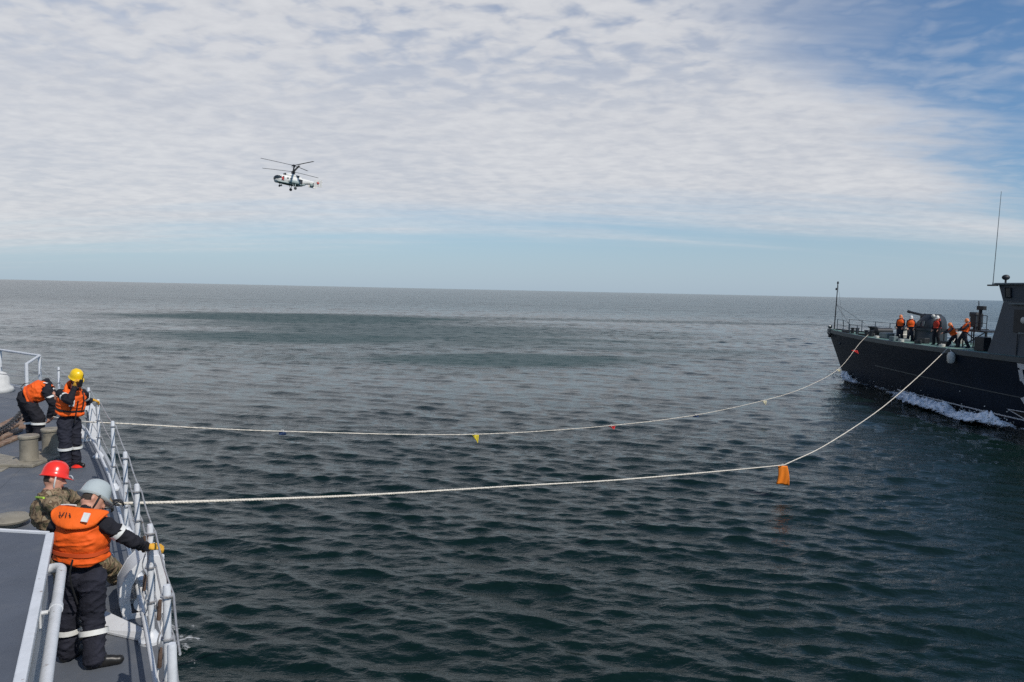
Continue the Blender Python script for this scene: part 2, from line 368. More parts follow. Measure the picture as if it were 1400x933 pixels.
    gust = ma('MAXIMUM', gust, blot(-26, 92, 25, 13))
    gust = ma('MAXIMUM', gust, blot(0, 69, 17, 9, 0.1))
    gust = ma('MAXIMUM', gust, ma('MULTIPLY', blot(-15, 108, 50, 50, 0, 0.2, 1.2, 2.0), 0.85))
    # small ripples over the modelled chop; longer ones take over where the mesh ends
    rip = noise_(2.6, 5, 0.62, R(8), 0.75, 1.5, 0.3)
    fine = noise_(9.0, 4, 0.6, R(-10), 0.8, 1.3, 0.3)
    chop = noise_(0.75, 4, 0.6, R(6), 0.55, 1.5, 0.4)
    farw = mr(dist, 110, 320, 0.0, 1.0)
    h = ma('ADD', ma('MULTIPLY', rip, ma('MULTIPLY_ADD', farw, -0.025, 0.050)), ma('MULTIPLY', fine, 0.007))
    h = ma('ADD', h, ma('MULTIPLY', ma('MULTIPLY', chop, 0.22), farw))
    swell = noise_(0.16, 5, 0.62, R(5), 0.5, 1.3, 0.3)
    h = ma('ADD', h, ma('MULTIPLY', ma('MULTIPLY', swell, 1.2), mr(dist, 140, 320, 0.0, 1.0)))
    h = ma('MULTIPLY', h, ma('MULTIPLY_ADD', gust, 0.9, 1.0))
    bc = N.new('ShaderNodeMix'); bc.data_type = 'RGBA'; L.new(gust, bc.inputs[0])
    bc.inputs[6].default_value = (0.0017, 0.0105, 0.0078, 1); bc.inputs[7].default_value = (0.015, 0.048, 0.044, 1); L.new(bc.outputs[2], b.inputs['Base Color'])   # aerated water is greener
    streaks = noise_(0.035, 4, 0.6, R(4), 0.25, 1.6)
    h = ma('MULTIPLY', h, mr(streaks, 0.35, 0.65, 0.75, 1.25))
    bp = N.new('ShaderNodeBump'); bp.inputs['Strength'].default_value = 1.0; bp.inputs['Distance'].default_value = 1.0
    L.new(h, bp.inputs['Height']); L.new(bp.outputs[0], b.inputs['Normal'])
    rg = ma('ADD', mr(dist, 80, 330, 0.02, 0.18), ma('MULTIPLY', gust, 0.36)); L.new(rg, b.inputs['Roughness'])
    me.materials.append(m)
build_sea()

# ================================================================== NEAR SHIP
deck_c = V((-6, 9, DK))
ship = thing('patrol_ship', 'grey warship foredeck with white guard rail posts, two tan bollards and white fairleads', 'ship', (-6, 9, 0))
posts_px = [(228,800),(205,717),(187,662),(171,618),(154,576),(134,546),(121,530),(80,502)]
posts = [onz(x, y, DK+1.1) - V((0,0,1.1)) for x, y in posts_px]
posts = [onz(235, 880, DK+1.1) - V((0,0,1.1))] + posts
posts[0].z = DK
pul_a = onz(54,486,DK+1.1) - V((0,0,1.1)); pul_b = onz(36,497,DK+1.1) - V((0,0,1.1)); pul_c = onz(0,478,DK+1.1) - V((0,0,1.1))
HD = V((-math.sin(R(32)), math.cos(R(32)), 0)); HN = V((math.cos(R(32)), math.sin(R(32)), 0)); BOW = V((-22, 26.5, DK))
edge = [BOW - HD*44 + HN*5.1, BOW - HD*38 + HN*5.2] + [p + HN*0.10 for p in posts] + [pul_a + HN*0.12, pul_c + HN*0.12, V((-19.2, 25.1, DK)), BOW]
edge = [V((p.x, p.y, DK)) for p in edge]
def mirror(p):
    d = (p - BOW).dot(HN); return p - HN*(2*d)
port = [mirror(p) for p in edge[:-1]]
outline = edge + port[::-1]
MB().prism(outline, (0, 0, -0.04)).build('deck', 'deck_paint', ship)
def inset(p, k, z):
    d = (p - BOW).dot(HN); q = p - HN*d*k; q.z = z; return q
hb = MB()
top = [p - V((0,0,0.05)) for p in outline]
hb.rings([top, [inset(p, 0.04, 2.0) for p in outline], [inset(p, 0.14, 0.3) for p in outline], [inset(p, 0.2, -1.0) for p in outline]], False, True)
hb.build('hull', 'hull_grey', ship, smooth=True)
ed = MB(); ed.tube([p + V((0,0,0.0)) for p in edge], 0.045, 6); ed.build('deck_edge_bar', 'side_grey', ship, smooth=True)
# stanchions, each with its foot plate
for i, p in enumerate(posts):
    r = 0.028
    m = MB(); m.lathe([(r, 0), (r, 1.08), (r*0.8, 1.1), (0.001, 1.1)], p, n=14)
    st = m.build('stanchion', 'white_paint', ship, smooth=True)
    MB().lathe([(0.11, 0), (0.11, 0.025), (0.07, 0.045), (r+0.012, 0.10), (r+0.002, 0.10)], p, n=14).build('foot_plate', 'white_paint', st, smooth=True)
    if i >= 1:
        for h in (1.02, 0.70, 0.38):
            e = MB(); e.tube([p + V((0,0,h)) + V((0.040*math.cos(a), 0.040*math.sin(a), 0)) for a in np.linspace(0, 2*math.pi, 9)], 0.010, 5)
            e.build('wire_eye', 'wire', st, smooth=True)
# guard wires, sagging a little between the posts
def sag(a, b, h, s, n=7):
    return [a.lerp(b, t) + V((0, 0, h - s*4*t*(1-t))) for t in np.linspace(0, 1, n)]
off = HN*0.045
chain_p = posts + [pul_a]
for h, s, r in ((1.02, 0.05, 0.0085), (0.70, 0.06, 0.0085), (0.38, 0.03, 0.0085)):
    for a, b in zip(chain_p[:-1], chain_p[1:]):
        MB().tube(sag(a+off, b+off, h, s), r, 6).build('guard_wire', 'wire', ship, smooth=True)
for a, b in zip(posts[:-2], posts[1:-1]):
    MB().tube(sag(a-HN*0.06, b-HN*0.06, 0.24, 0.0, 3), 0.022, 10).build('lower_rail', 'white_paint', ship, smooth=True)
# slack seizing wire and rigging screws along the nearest posts
random.seed(3)
for i in (1, 2):
    p = posts[i]; pts = []
    for k in range(40):
        t = k/39; pts.append(p - HN*(0.05 + 0.018*math.sin(k*0.55+i)) + HD*(0.03*math.sin(k*0.4)) + V((0, 0, 0.98 - 0.9*t)))
    MB().tube(pts, 0.006, 6).build('seizing_wire', 'wire', ship, smooth=True)
    for h in (0.86, 0.50):
        q = p + V((0,0,h)) - HN*0.055
        MB().cap(q, q + V((0.01,0,0.13)), 0.017, 0.014, 8, 2).build('rigging_screw', 'rust', ship, smooth=True)
# pulpit rails round the bow
for p in (pul_a, pul_b, pul_c, V((-19.2, 25.0, DK))):
    st = MB().lathe([(0.045, 0), (0.045, 1.1), (0.001, 1.105)], p, n=12).build('stanchion', 'white_paint', ship, smooth=True)
MB().tube([pul_b + V((0,0,1.08)), pul_a + V((0,0,1.09))], 0.036, 8).build('rail_bar', 'white_paint', ship, smooth=True)
MB().tube([pul_a + V((0,0,1.09)), pul_c + V((0,0,1.09)), V((-19.2, 25.0, DK+1.09)), V((-22, 26.3, DK+1.1))], 0.036, 8).build('rail_bar', 'white_paint', ship, smooth=True)
for h in (0.55,):
    MB().tube([pul_b + V((0,0,h)), pul_a + V((0,0,h)), pul_c + V((0,0,h)), V((-19.2, 25.0, DK+h))], 0.014, 6).build('guard_wire', 'wire', ship, smooth=True)
MB().tube(sag(pul_b, pul_c - V((0.4, 1.4, 0)), 0.75, 0.05), 0.012, 6).build('guard_wire', 'wire', ship, smooth=True)
# twin bollards on one bed plate
b1 = onz(40, 633, DK); b2 = onz(70, 622, DK)
bd = (b2 - b1).normalized(); bn = V((-bd.y, bd.x, 0))
MB().box((b1+b2)/2 + V((0,0,0.03)), ((b2-b1).length + 0.75, 0.60, 0.06), (bd, bn, V((0,0,1)))).build('bollard_bed', 'bollard_tan', ship, bevel=0.015)
for p in (b1, b2):
    bo = MB().lathe([(0.152, 0.06), (0.148, 0.08), (0.146, 0.44), (0.150, 0.45), (0.166, 0.46), (0.168, 0.495), (0.155, 0.51), (0.001, 0.515)], p, n=28).build('bollard', 'bollard_tan', ship, smooth=True)
# roller fairleads standing inside the guard rail: two arched cheeks, a top strap and rollers between
def fairlead(c, d, k=1.0):
    d = d.normalized(); n = HN; up = V((0,0,1))
    out = [(-0.30, 0.0), (-0.34, 0.22), (-0.33, 0.40), (-0.22, 0.60), (-0.08, 0.74), (0.10, 0.76), (0.17, 0.66), (0.19, 0.40), (0.19, 0.0)]
    inn = [(-0.20, 0.06), (-0.22, 0.24), (-0.20, 0.40), (-0.13, 0.54), (-0.04, 0.63), (0.03, 0.62), (0.06, 0.50), (0.06, 0.30), (0.05, 0.06)]
    first = None
    for q in (-0.24, 0.24):
        m = MB(); e = d*q*k
        O = [c + e + n*x*k + up*z*k for x, z in out]; I = [c + e + n*x*k + up*z*k for x, z in inn]; th = d*0.035*k
        m.rings([[o_, i_, i_ + th, o_ + th] for o_, i_ in zip(O, I)] + [[O[0], I[0], I[0] + th, O[0] + th]], False, False)
        o = m.build('fairlead_cheek' if first else 'fairlead', 'white_clean', first or ship, bevel=0.006)
        first = first or o
    st = MB(); prof = out[1:-1]
    A_ = [c - d*0.200*k + n*x*k*0.995 + up*z*k*0.995 for x, z in prof]; w_ = d*0.435*k
    st.rings([[p, p + w_, p + w_ + (c + up*0.3*k - p).normalized()*0.02, p + (c + up*0.3*k - p).normalized()*0.02] for p in A_]); st.build('fairlead_shell', 'white_clean', first, smooth=True)
    MB().lathe([(0.001, 0.05), (0.09, 0.05), (0.09, 0.08), (0.07, 0.10), (0.07, 0.36), (0.09, 0.38), (0.09, 0.41), (0.001, 0.41)], c + n*0.12*k + d*0.34, n=20).build('roller', 'white_clean', first, smooth=True)
    MB().lathe([(0.001, 0), (0.085, 0), (0.07, 0.04), (0.07, 0.38), (0.085, 0.42), (0.001, 0.42)], c - d*0.20*k + up*0.13 - n*0.06, (n, up, d), 18).build('roller', 'white_clean', first, smooth=True)
    for s in (-1, 1): MB().cap(c - d*0.26*k + n*(0.0 + 0.06*s) + up*0.09, c - d*0.30*k + n*(0.0 + 0.06*s) + up*0.09, 0.022, 0.022, 8, 2).build('bolt', 'wire', first, smooth=True)
fairlead(onz(203, 832, DK), posts[3]-posts[2], 0.80)
fairlead(onz(116, 601, DK), posts[7]-posts[6], 1.05)
# white sloping kick plate on deck
k0, k1, k2, k3 = onz(138,832,DK+0.10), onz(207,864,DK+0.10), onz(203,876,DK+0.03), onz(138,862,DK+0.03)
MB().prism([k0, k1, k2, k3], (0,0,-0.025)).build('kick_plate', 'white_clean', ship, bevel=0.006)
MB().box(onz(200,874,DK)+V((0,0,0.02)), (0.05, 0.12, 0.05)).build('plate_lug', 'white_clean', ship)
MB().prism([k0 - V((0,0,0.02)), k1 - V((0,0,0.02)), V((k1.x, k1.y, DK)), V((k0.x, k0.y, DK))], (0.0, 0.015, 0)).build('plate_web', 'side_grey', ship)
# board jutting outboard
bp_ = posts[1] + HN*0.12 + HD*0.3
MB().box(bp_ + HN*0.24 + V((0,0,-0.12)), (0.42, 0.30, 0.05), (HN, HD, V((0,0,1)))).build('outboard_step', 'board_brown', ship, bevel=0.01)
# mushroom cover, bed for the chain, chain, weathered planks, capstan hood
hc = onz(14, 719, DK)
MB().lathe([(0.13, 0), (0.13, 0.07), (0.24, 0.075), (0.25, 0.10), (0.20, 0.14), (0.001, 0.16)], hc, n=28).build('vent_cover', 'bollard_tan', ship, smooth=True)
pl = MB(); a0, a1, a2, a3 = onz(-40,652,DK), onz(3,645,DK), onz(32,628,DK), onz(-20,617,DK)
pl.prism([p + V((0,0,0.012)) for p in (a0, a1, a2, a3)], (0,0,-0.012)).build('doubler_plate', 'bollard_tan', ship)
for k in range(4):
    a, b = onz(-10, 612 - k*8, DK+0.03), onz(26, 597 - k*9, DK+0.03); d = (b-a).normalized(); n = V((-d.y, d.x, 0))
    MB().box((a+b)/2, ((b-a).length, 0.16, 0.05), (d, n, V((0,0,1)))).build('plank', 'wood_brown', ship, bevel=0.008)
for k in range(3):
    a, b = onz(30, 585 - k*7, DK+0.03), onz(40, 566 - k*6, DK+0.03); d = (b-a).normalized(); n = V((-d.y, d.x, 0))
    MB().box((a+b)/2, (max(0.4, (b-a).length), 0.13, 0.05), (d, n, V((0,0,1)))).build('plank', 'wood_brown', ship, bevel=0.008)
ca, cb = onz(-8, 592, DK+0.22), onz(36, 553, DK+0.34); d = (cb-ca).normalized(); nl = int((cb-ca).length/0.11)
u, w, _ = basis(d)
for k in range(nl):
    c = ca.lerp(cb, (k+0.5)/nl) - V((0, 0, 0.10*math.sin(math.pi*(k+0.5)/nl))); x, y = (u, w) if k % 2 else (w, u); m = MB()
    pts = [c + d*0.085*math.cos(t) + x*0.045*math.sin(t) for t in np.linspace(0, 2*math.pi, 13)]
    m.tube(pts, 0.016, 6); m.build('chain_link', 'dark_metal', ship, smooth=True)
cp = onz(-4, 536, DK)
hood = MB(); hood.lathe([(0.45, 0), (0.42, 0.12), (0.33, 0.22), (0.30, 0.42), (0.24, 0.56), (0.10, 0.62), (0.001, 0.63)], cp, n=24)
ho = hood.build('capstan_hood', 'canvas_white', ship, smooth='all')
for v in ho.data.vertices:
    q = noise.noise_vector(v.co*3.1)*0.05; v.co += q
# low coaming between the men and the bow
ka, kb = onz(56, 575, DK), onz(84, 574, DK)
MB().box((ka+kb)/2 + V((0,0.3,0.06)), ((kb-ka).length, 0.5, 0.12)).build('coaming', 'deck_paint', ship, bevel=0.02)
# the raised platform at lower left with a white edge and a hand rail
PZ = DK + 1.4
pc = onz(64, 731, PZ); pe = onz(20, 933, PZ); pdn = (pe - pc).normalized(); pf = onz(-40, 725, PZ)
pn = V((-pdn.y, pdn.x, 0)); pn = pn if pn.x > 0 else -pn
pback = pc + pdn*6.5
MB().prism([pc, pback, pback + V((-6,-2,0)), pf + V((-5, -1, 0)), pf], (0,0,-0.03)).build('platform_top', 'platform_paint', ship)
MB().prism([pc + pn*0.0 - V((0,0,0.032)), pback - V((0,0,0.032)), V((pback.x, pback.y, DK)), V((pc.x, pc.y, DK))], -pn*0.04).build('platform_side', 'side_grey', ship)
MB().prism([pc - V((0,0,0.032)), V((pc.x, pc.y, DK)), V((pf.x, pf.y, DK)), pf - V((0,0,0.032))], V((0, -0.04, 0))).build('platform_front', 'side_grey', ship)
MB().box((pc+pback)/2 + pn*0.02 - V((0,0,0.012)), ((pback-pc).length, 0.055, 0.05), (pdn, pn, V((0,0,1)))).build('platform_edge', 'white_paint', ship, bevel=0.008)
fd = (pc - pf).normalized()
MB().box((pc+pf)/2 + V((-fd.y, fd.x, 0))*0.015 - V((0,0,0.01)), ((pc-pf).length, 0.03, 0.05), (fd, V((-fd.y, fd.x, 0)), V((0,0,1)))).build('platform_edge', 'white_clean', ship)
hs = pc + pn*0.15 - V((0,0,0.22))
rail_pts = [pc + pn*0.01 - V((0,0,0.26)) + pdn*0.02] + [pc + pn*(0.01 + 0.085*math.sin(t)) - V((0,0,0.26)) + pdn*(0.02 + 0.12*(1-math.cos(t))) + V((0,0,0.02*math.sin(t))) for t in np.linspace(0.3, math.pi/2, 6)]
e0 = rail_pts[-1]; rail_pts += [e0 + pdn*k for k in (0.4, 0.9, 1.5, 2.2, 3.0, 4.0)]
hrl = MB().tube(rail_pts, 0.034, 14).build('hand_rail', 'white_paint', ship, smooth=True)
for k in (0.72, 1.9, 3.1):
    q = e0 + pdn*k
    MB().tube([q, q - pn*0.04 - V((0,0,0.02)), q - pn*0.082 - V((0,0,0.02))], 0.014, 8).build('rail_bracket', 'white_paint', hrl, smooth=True)
    MB().box(q - pn*0.087 - V((0,0,0.02)), (0.06, 0.012, 0.18), (pdn, pn, V((0,0,1)))).build('bracket_pad', 'white_paint', hrl)
    MB().tube([q - pdn*0.03, q + pdn*0.03], 0.041, 12).build('clamp', 'white_paint', hrl, smooth=True)
# small weld beads and sockets on the deck
for (x0, y0, x1, y1) in ((0, 668, 60, 612), (28, 733, 118, 640), (112, 742, 150, 664), (20, 700, 100, 706), (40, 655, 118, 660)):   # weld seams between deck plates
    MB().tube([onz(x0, y0, DK), onz(x1, y1, DK)], 0.006, 5).build('weld_seam', 'deck_paint', ship, smooth=True)
for (x, y) in ((118, 668), (128, 722), (150, 762), (96, 655)):
    q = onz(x, y, DK); MB().tube([q + V((0.045*math.cos(t), 0, 0.055*math.sin(t))) for t in np.linspace(0, math.pi, 9)], 0.011, 6).build('pad_eye', 'side_grey', ship, smooth=True)
for (x, y) in ((12, 704), (60, 690)):
    MB().lathe([(0.03, 0), (0.03, 0.012), (0.001, 0.014)], onz(x, y, DK), n=10).build('deck_socket', 'side_grey', ship, smooth=True)

# ================================================================== PEOPLE
def smooth_noise(me, amp, seed, skip=None, freq=(7, 7, 9)):
    """soft folds plus a few sharp creases"""
    me.update(); nv = [v.normal.copy() for v in me.vertices]
    for v, n in zip(me.vertices, nv):
        if skip is not None and skip[v.index]: continue
        p = v.co; w = noise.noise_vector(V((p.x*3+seed, p.y*3, p.z*3)))*0.10; q = p + w
        a = noise.noise(V((q.x*freq[0]+seed, q.y*freq[1], q.z*freq[2])))
        r1 = (1 - abs(noise.noise(V((q.x*5 + q.z*6, q.y*5 - q.z*4 + seed, q.z*9)))))**6; r2 = (1 - abs(noise.noise(V((q.x*9 - q.z*8, q.y*9 + seed, q.z*13)))))**7
        v.co += n*(a*amp*0.7 + (r1*0.9 + r2*0.55 - 0.35)*amp)
def remesh(mb, org, vox, it=3):
    me = mb.mesh(org, 'tmp'); o = bpy.data.objects.new('tmp', me); sc.collection.objects.link(o)
    m = o.modifiers.new('r', 'REMESH'); m.mode = 'VOXEL'; m.voxel_size = vox; m.use_smooth_shade = True
    s = o.modifiers.new('s', 'SMOOTH'); s.factor = 0.5; s.iterations = it
    dg = bpy.context.evaluated_depsgraph_get(); me2 = bpy.data.meshes.new_from_object(o.evaluated_get(dg))
    bpy.data.objects.remove(o); bpy.data.meshes.remove(me); me2.materials.clear(); return me2
def hand(wr, d, nrm, side, m, parent, vox, curl=0.6, name='glove', k=1.0):
    """wr wrist, d pointing direction, nrm back-of-hand normal; side +1 thumb along d x nrm"""
    d = d.normalized(); s = d.cross(nrm).normalized()*side; nrm = nrm - d*nrm.dot(d); nrm.normalize(); b = MB()
    ax = (s, nrm, d); c = wr + d*0.052*k
    b.ell(c, (0.044*k, 0.021*k, 0.058*k), ax, 12, 8); b.cap(wr - d*0.045*k, wr + d*0.03*k, 0.036*k, 0.031*k)
    for q, (o, l) in enumerate(((0.032, 0.078), (0.011, 0.088), (-0.011, 0.082), (-0.031, 0.064))):
        p = c + s*o*k + d*0.042*k; a = 0.0
        for t, ll in enumerate((0.46, 0.32, 0.25)):
            a += curl*(0.75 if t == 0 else 0.95); dd = d*math.cos(a) - nrm*math.sin(a) + s*o*0.8*(1 if t == 0 else 0)
            e = p + dd.normalized()*l*ll*k*1.05; b.cap(p, e, (0.0112 - 0.0012*t)*k, (0.0102 - 0.0012*t)*k, 8, 3); p = e
    p = c + s*0.034*k - d*0.022*k; e = p + (s*0.75 + d*0.7 - nrm*0.35*curl).normalized()*0.044*k; b.cap(p, e, 0.0155*k, 0.0125*k, 8, 3)
    f = e + (d*0.95 + s*0.15 - nrm*curl*0.7).normalized()*0.034*k; b.cap(e, f, 0.0125*k, 0.0105*k, 8, 3)
    org = ORG[parent.name]; me = remesh(b, org, vox, 2)
    me.polygons.foreach_set('use_smooth', [True]*len(me.polygons))
    return finish(name, me, m, parent)
def person(label, J, fwd, look, cloth='navy_cloth', legs=None, boot='black_leather', helmet=None, vest=None, glove='glove_yellow', bands=True,
           vox=0.012, group=None, hands=None, collar='front', bulk=1.0, torso_up=None, headband=False, hem=0.22, trim=True, gk=1.0):
    base = V(((J['anL'].x+J['anR'].x)/2, (J['anL'].y+J['anR'].y)/2, min(J['anL'].z, J['anR'].z) - 0.09))
    P = thing('person', label, 'person', base, group)
    fwd = V(fwd).normalized(); look = V(look).normalized(); blobs = []
    up = (J['neck'] - J['pel']).normalized(); right = fwd.cross(up).normalized(); fw = up.cross(right).normalized()
    tax = (right, fw, up); hup = (J['head'] - J['neck']).normalized(); hr = look.cross(hup).normalized(); hf = hup.cross(hr).normalized(); hax = (hr, hf, hup)
    segs = []                                   # (a, b, ra, rb, tag)
    def cap(a, b, ra, rb, t, *k): segs.append((a, b, ra, rb, t)); mb.cap(a, b, ra, rb, 14, 4)
    def ell(c, r, ax, t): segs.append((c, c, sum(r)/3, sum(r)/3, t)); mb.ell(c, r, ax)
    mb = MB(); B = bulk; legs = legs or cloth
    mid = J['pel'].lerp(J['chest'], 0.5)
    ell(J['pel'], (0.168*B, 0.135*B, 0.14), tax, 'legs'); ell(mid, (0.16*B, 0.125*B, 0.17), tax, 'cloth'); ell(J['chest'], (0.178*B, 0.132*B, 0.19), tax, 'cloth')
    cap(J['shL'], J['shR'], 0.072*B, 0.072*B, 'cloth'); cap(J['chest'], J['neck'], 0.10, 0.07, 'cloth')
    cap(J['neck'], J['head'], 0.056, 0.056, 'skin')
    hd = J['head']
    ell(hd, (0.075, 0.095, 0.105), hax, 'skin'); ell(hd + hf*0.022 - hup*0.062, (0.055, 0.068, 0.058), hax, 'skin')
    cap(hd + hf*0.085 + hup*0.005, hd + hf*0.108 - hup*0.028, 0.011, 0.017, 'skin')
    cap(hd + hf*0.062 - hup*0.098, hd + hf*0.075 - hup*0.093, 0.022, 0.02, 'skin')
    for s in (-1, 1):
        ell(hd + hr*0.078*s - hf*0.012 - hup*0.012, (0.012, 0.022, 0.034), hax, 'skin')
        cap(hd + hf*0.078 + hr*0.022*s + hup*0.026, hd + hf*0.07 + hr*0.05*s + hup*0.024, 0.012, 0.010, 'skin')
    for S in 'LR':
        cap(J['sh'+S], J['el'+S], 0.070*B, 0.058*B, 'cloth'); cap(J['el'+S], J['wr'+S], 0.058*B, 0.043*B, 'cloth')
        cap(J['pel'].lerp(J['hip'+S], 0.6), J['hip'+S], 0.11*B, 0.108*B, 'legs'); cap(J['hip'+S], J['kn'+S], 0.112*B, 0.092*B, 'legs'); cap(J['kn'+S], J['an'+S], 0.092*B, 0.084*B, 'legs')
        an, toe = J['an'+S], J['toe'+S]; dd = (toe-an); dd.z = 0; dd = dd.normalized()
        heel = V((an.x, an.y, an.z)) - dd*0.035
        cap(an + V((0,0,0.0)), an - V((0,0,0.045)), 0.055, 0.045, 'boot'); cap(heel - V((0,0,0.047)), toe + V((0,0,0.0)), 0.042, 0.04, 'boot'); cap(an - V((0,0,0.02)), toe - dd*0.05 + V((0,0,0.012)), 0.045, 0.038, 'boot')
    me = remesh(mb, base, vox, 3)
    # material by the nearest limb
    co = np.empty(len(me.vertices)*3, dtype=np.float32); me.vertices.foreach_get('co', co); co = co.reshape(-1, 3)
    best = np.full(len(co), 1e9); idx = np.zeros(len(co), int); names = ['cloth', 'legs', 'skin', 'boot', 'hair']
    for a, b, ra, rb, t in segs:
        A = np.array(a - base); D = np.array(b - a); L2 = max(1e-9, D @ D)
        tt = np.clip(((co - A) @ D)/L2, 0, 1); ds = np.linalg.norm(co - A - tt[:, None]*D, axis=1) - (ra + (rb-ra)*tt)
        k = ds < best; best[k] = ds[k]; idx[k] = names.index(t)
    hl = np.array(hd - base); rel = co - hl; hair = (idx == 2) & ((rel @ np.array(hup) > 0.045) | ((rel @ np.array(hf) < -0.02) & (rel @ np.array(hup) > -0.035)))
    idx[hair] = 4
    pi = np.empty(len(me.loops), dtype=np.int32); me.loops.foreach_get('vertex_index', pi)
    ls = np.empty(len(me.polygons), dtype=np.int32); me.polygons.foreach_get('loop_start', ls)
    body = bpy.data.objects.new('body', me); sc.collection.objects.link(body); body.parent = P; ORG[body.name] = base
    for mm in (cloth, legs, 'skin', boot, 'hair'): me.materials.append(M[mm])
    me.polygons.foreach_set('material_index', idx[pi[ls]].astype(np.int32)); me.polygons.foreach_set('use_smooth', [True]*len(me.polygons))
    smooth_noise(me, 0.017*B if vox < 0.02 else 0.008, base.x*3, skip=(idx >= 2))
    # face
    if vox < 0.02:
        for s in (-1, 1): MB().ell(hd + hf*0.086 + hr*0.031*s + hup*0.006, (0.011, 0.006, 0.006), hax, 10, 6).build('eye', 'eye_dark', body, smooth=True)
        MB().cap(hd + hf*0.094 + hr*-0.020 - hup*0.062, hd + hf*0.094 + hr*0.020 - hup*0.062, 0.007, 0.007, 8, 3).build('mouth', 'lip', body, smooth=True)
    if helmet:
        hc = hd + hup*0.022 - hf*0.004; n = 32; rs = []
        for r, z, br in (((0.127), -0.004, 1), (0.124, 0.0, 0.9), (0.113, 0.009, 0.15), (0.111, 0.04, 0), (0.105, 0.08, 0), (0.090, 0.118, 0), (0.062, 0.144, 0), (0.027, 0.156, 0), (0.002, 0.158, 0)):
            ring = []
            for j in range(n):
                a = 2*math.pi*j/n; c_, s_ = math.cos(a), math.sin(a); peak = max(0, s_)**3*0.045*br
                ridge = 0.006*math.exp(-(c_/0.16)**2)*(z/0.138 if z > 0 else 0)
                ring.append(hc + hr*(r*0.94*c_) + hf*(r*1.09*s_ + peak) + hup*(z + ridge - peak*0.25))
            rs.append(ring)
        h = MB(); h.rings(rs); ho = h.build('helmet', helmet, P, smooth='all')
        if vox < 0.02:
            pts = [hd + hr*0.098*math.cos(t) + hf*0.03 - hup*(0.125*math.sin(t)**1.0) + hup*0.02 for t in np.linspace(0, math.pi, 15)]
            MB().tube(pts, 0.008, 6).build('chin_strap', 'reflective' if headband else 'strap_black', ho, smooth=True)
    if vest:
        spine = [J['pel'].lerp(J['chest'], hem), J['pel'].lerp(J['chest'], hem+0.07), J['pel'].lerp(J['chest'], hem+0.28), J['pel'].lerp(J['chest'], 0.85), J['chest'].lerp(J['neck'], 0.15), J['chest'].lerp(J['neck'], 0.5), J['chest'].lerp(J['neck'], 0.82), J['neck']]
        W = [(0.185, 0.15), (0.215, 0.180), (0.196, 0.160), (0.212, 0.178), (0.214, 0.180), (0.200, 0.160), (0.160, 0.130), (0.10, 0.10)]
        rs = []; n = 64
        for p, (wa, wb) in zip(spine, W):
            rs.append([p + right*(wa*B*math.copysign(abs(math.cos(a))**0.8, math.cos(a))) + fw*(wb*B*math.copysign(abs(math.sin(a))**0.8, math.sin(a))) for a in [2*math.pi*j/n for j in range(n)]])
        rs2 = []
        for i in range(len(rs)-1):
            for t in (0, 0.125, 0.25, 0.375, 0.5, 0.625, 0.75, 0.875): rs2.append([a.lerp(b, t) for a, b in zip(rs[i], rs[i+1])])
        rs2.append(rs[-1])
        vb = MB(); vb.rings(rs2); vo = vb.build('life_vest', vest, P, smooth='all'); smooth_noise(vo.data, 0.019 if vox < 0.02 else 0.008, base.y, freq=(7, 7, 9))
        vo.modifiers.new('sub', 'SUBSURF').render_levels = 1
        ctr = spine[2]
        if vox < 0.02:
            ring = lambda p, wa, wb, g: [p + right*((wa+g)*B*math.copysign(abs(math.cos(a))**0.8, math.cos(a))) + fw*((wb+g)*B*math.copysign(abs(math.sin(a))**0.8, math.sin(a))) for a in [2*math.pi*j/40 for j in range(40)]]
            q = J['pel'].lerp(J['chest'], hem+0.28)
            bl = MB(); bl.rings([ring(q - up*0.016, 0.200, 0.164, 0.006), ring(q - up*0.016, 0.200, 0.164, 0.014), ring(q + up*0.016, 0.200, 0.164, 0.014), ring(q + up*0.016, 0.200, 0.164, 0.006)], False, False)
            bl.build('belt', 'strap_black' if collar == 'front' else 'orange_seam', vo, smooth=True)
            if collar == 'front':
                MB().box(ctr + fw*0.196*B + up*0.0, (0.014, 0.02, 0.40), tax).build('zip', 'strap_black', vo)
                MB().box(J['chest'] + fw*0.197*B + right*0.095 + up*0.02, (0.085, 0.012, 0.11), tax).build('reflective_patch', 'reflective', vo)
                for s in (-1, 1): MB().tube([J['neck'] + right*0.10*s + fw*0.09, J['chest'] + right*0.11*s + fw*0.20 + up*0.07, J['chest'] + right*0.10*s + fw*0.207 - up*0.10], 0.012, 6).build('strap', 'strap_black', vo, smooth=True)
        # collar: a thick flap behind the neck with two ends on the chest
        cb = MB(); nk = J['neck'] + up*0.012
        if collar == 'front':
            rs = []
            for t in np.linspace(-2.5, 2.5, 19):
                ctr2 = nk + right*(0.125*math.sin(t)) - fw*(0.115*math.cos(t)) - up*(0.055*(1-math.cos(t))*0.9) + up*0.035*math.cos(t)
                rad = (right*math.sin(t) - fw*math.cos(t))
                e = 1.0 if abs(t) < 2.2 else 0.6
                hgt = 0.045 + 0.065*max(0, math.cos(t))
                rs.append([ctr2 + rad*0.035*e*math.cos(b) + up*hgt*e*math.sin(b) for b in np.linspace(0, 2*math.pi, 11)[:-1]])
            cb.rings(rs)
        else:                                   # a wide flap lying on the back
            rs = []
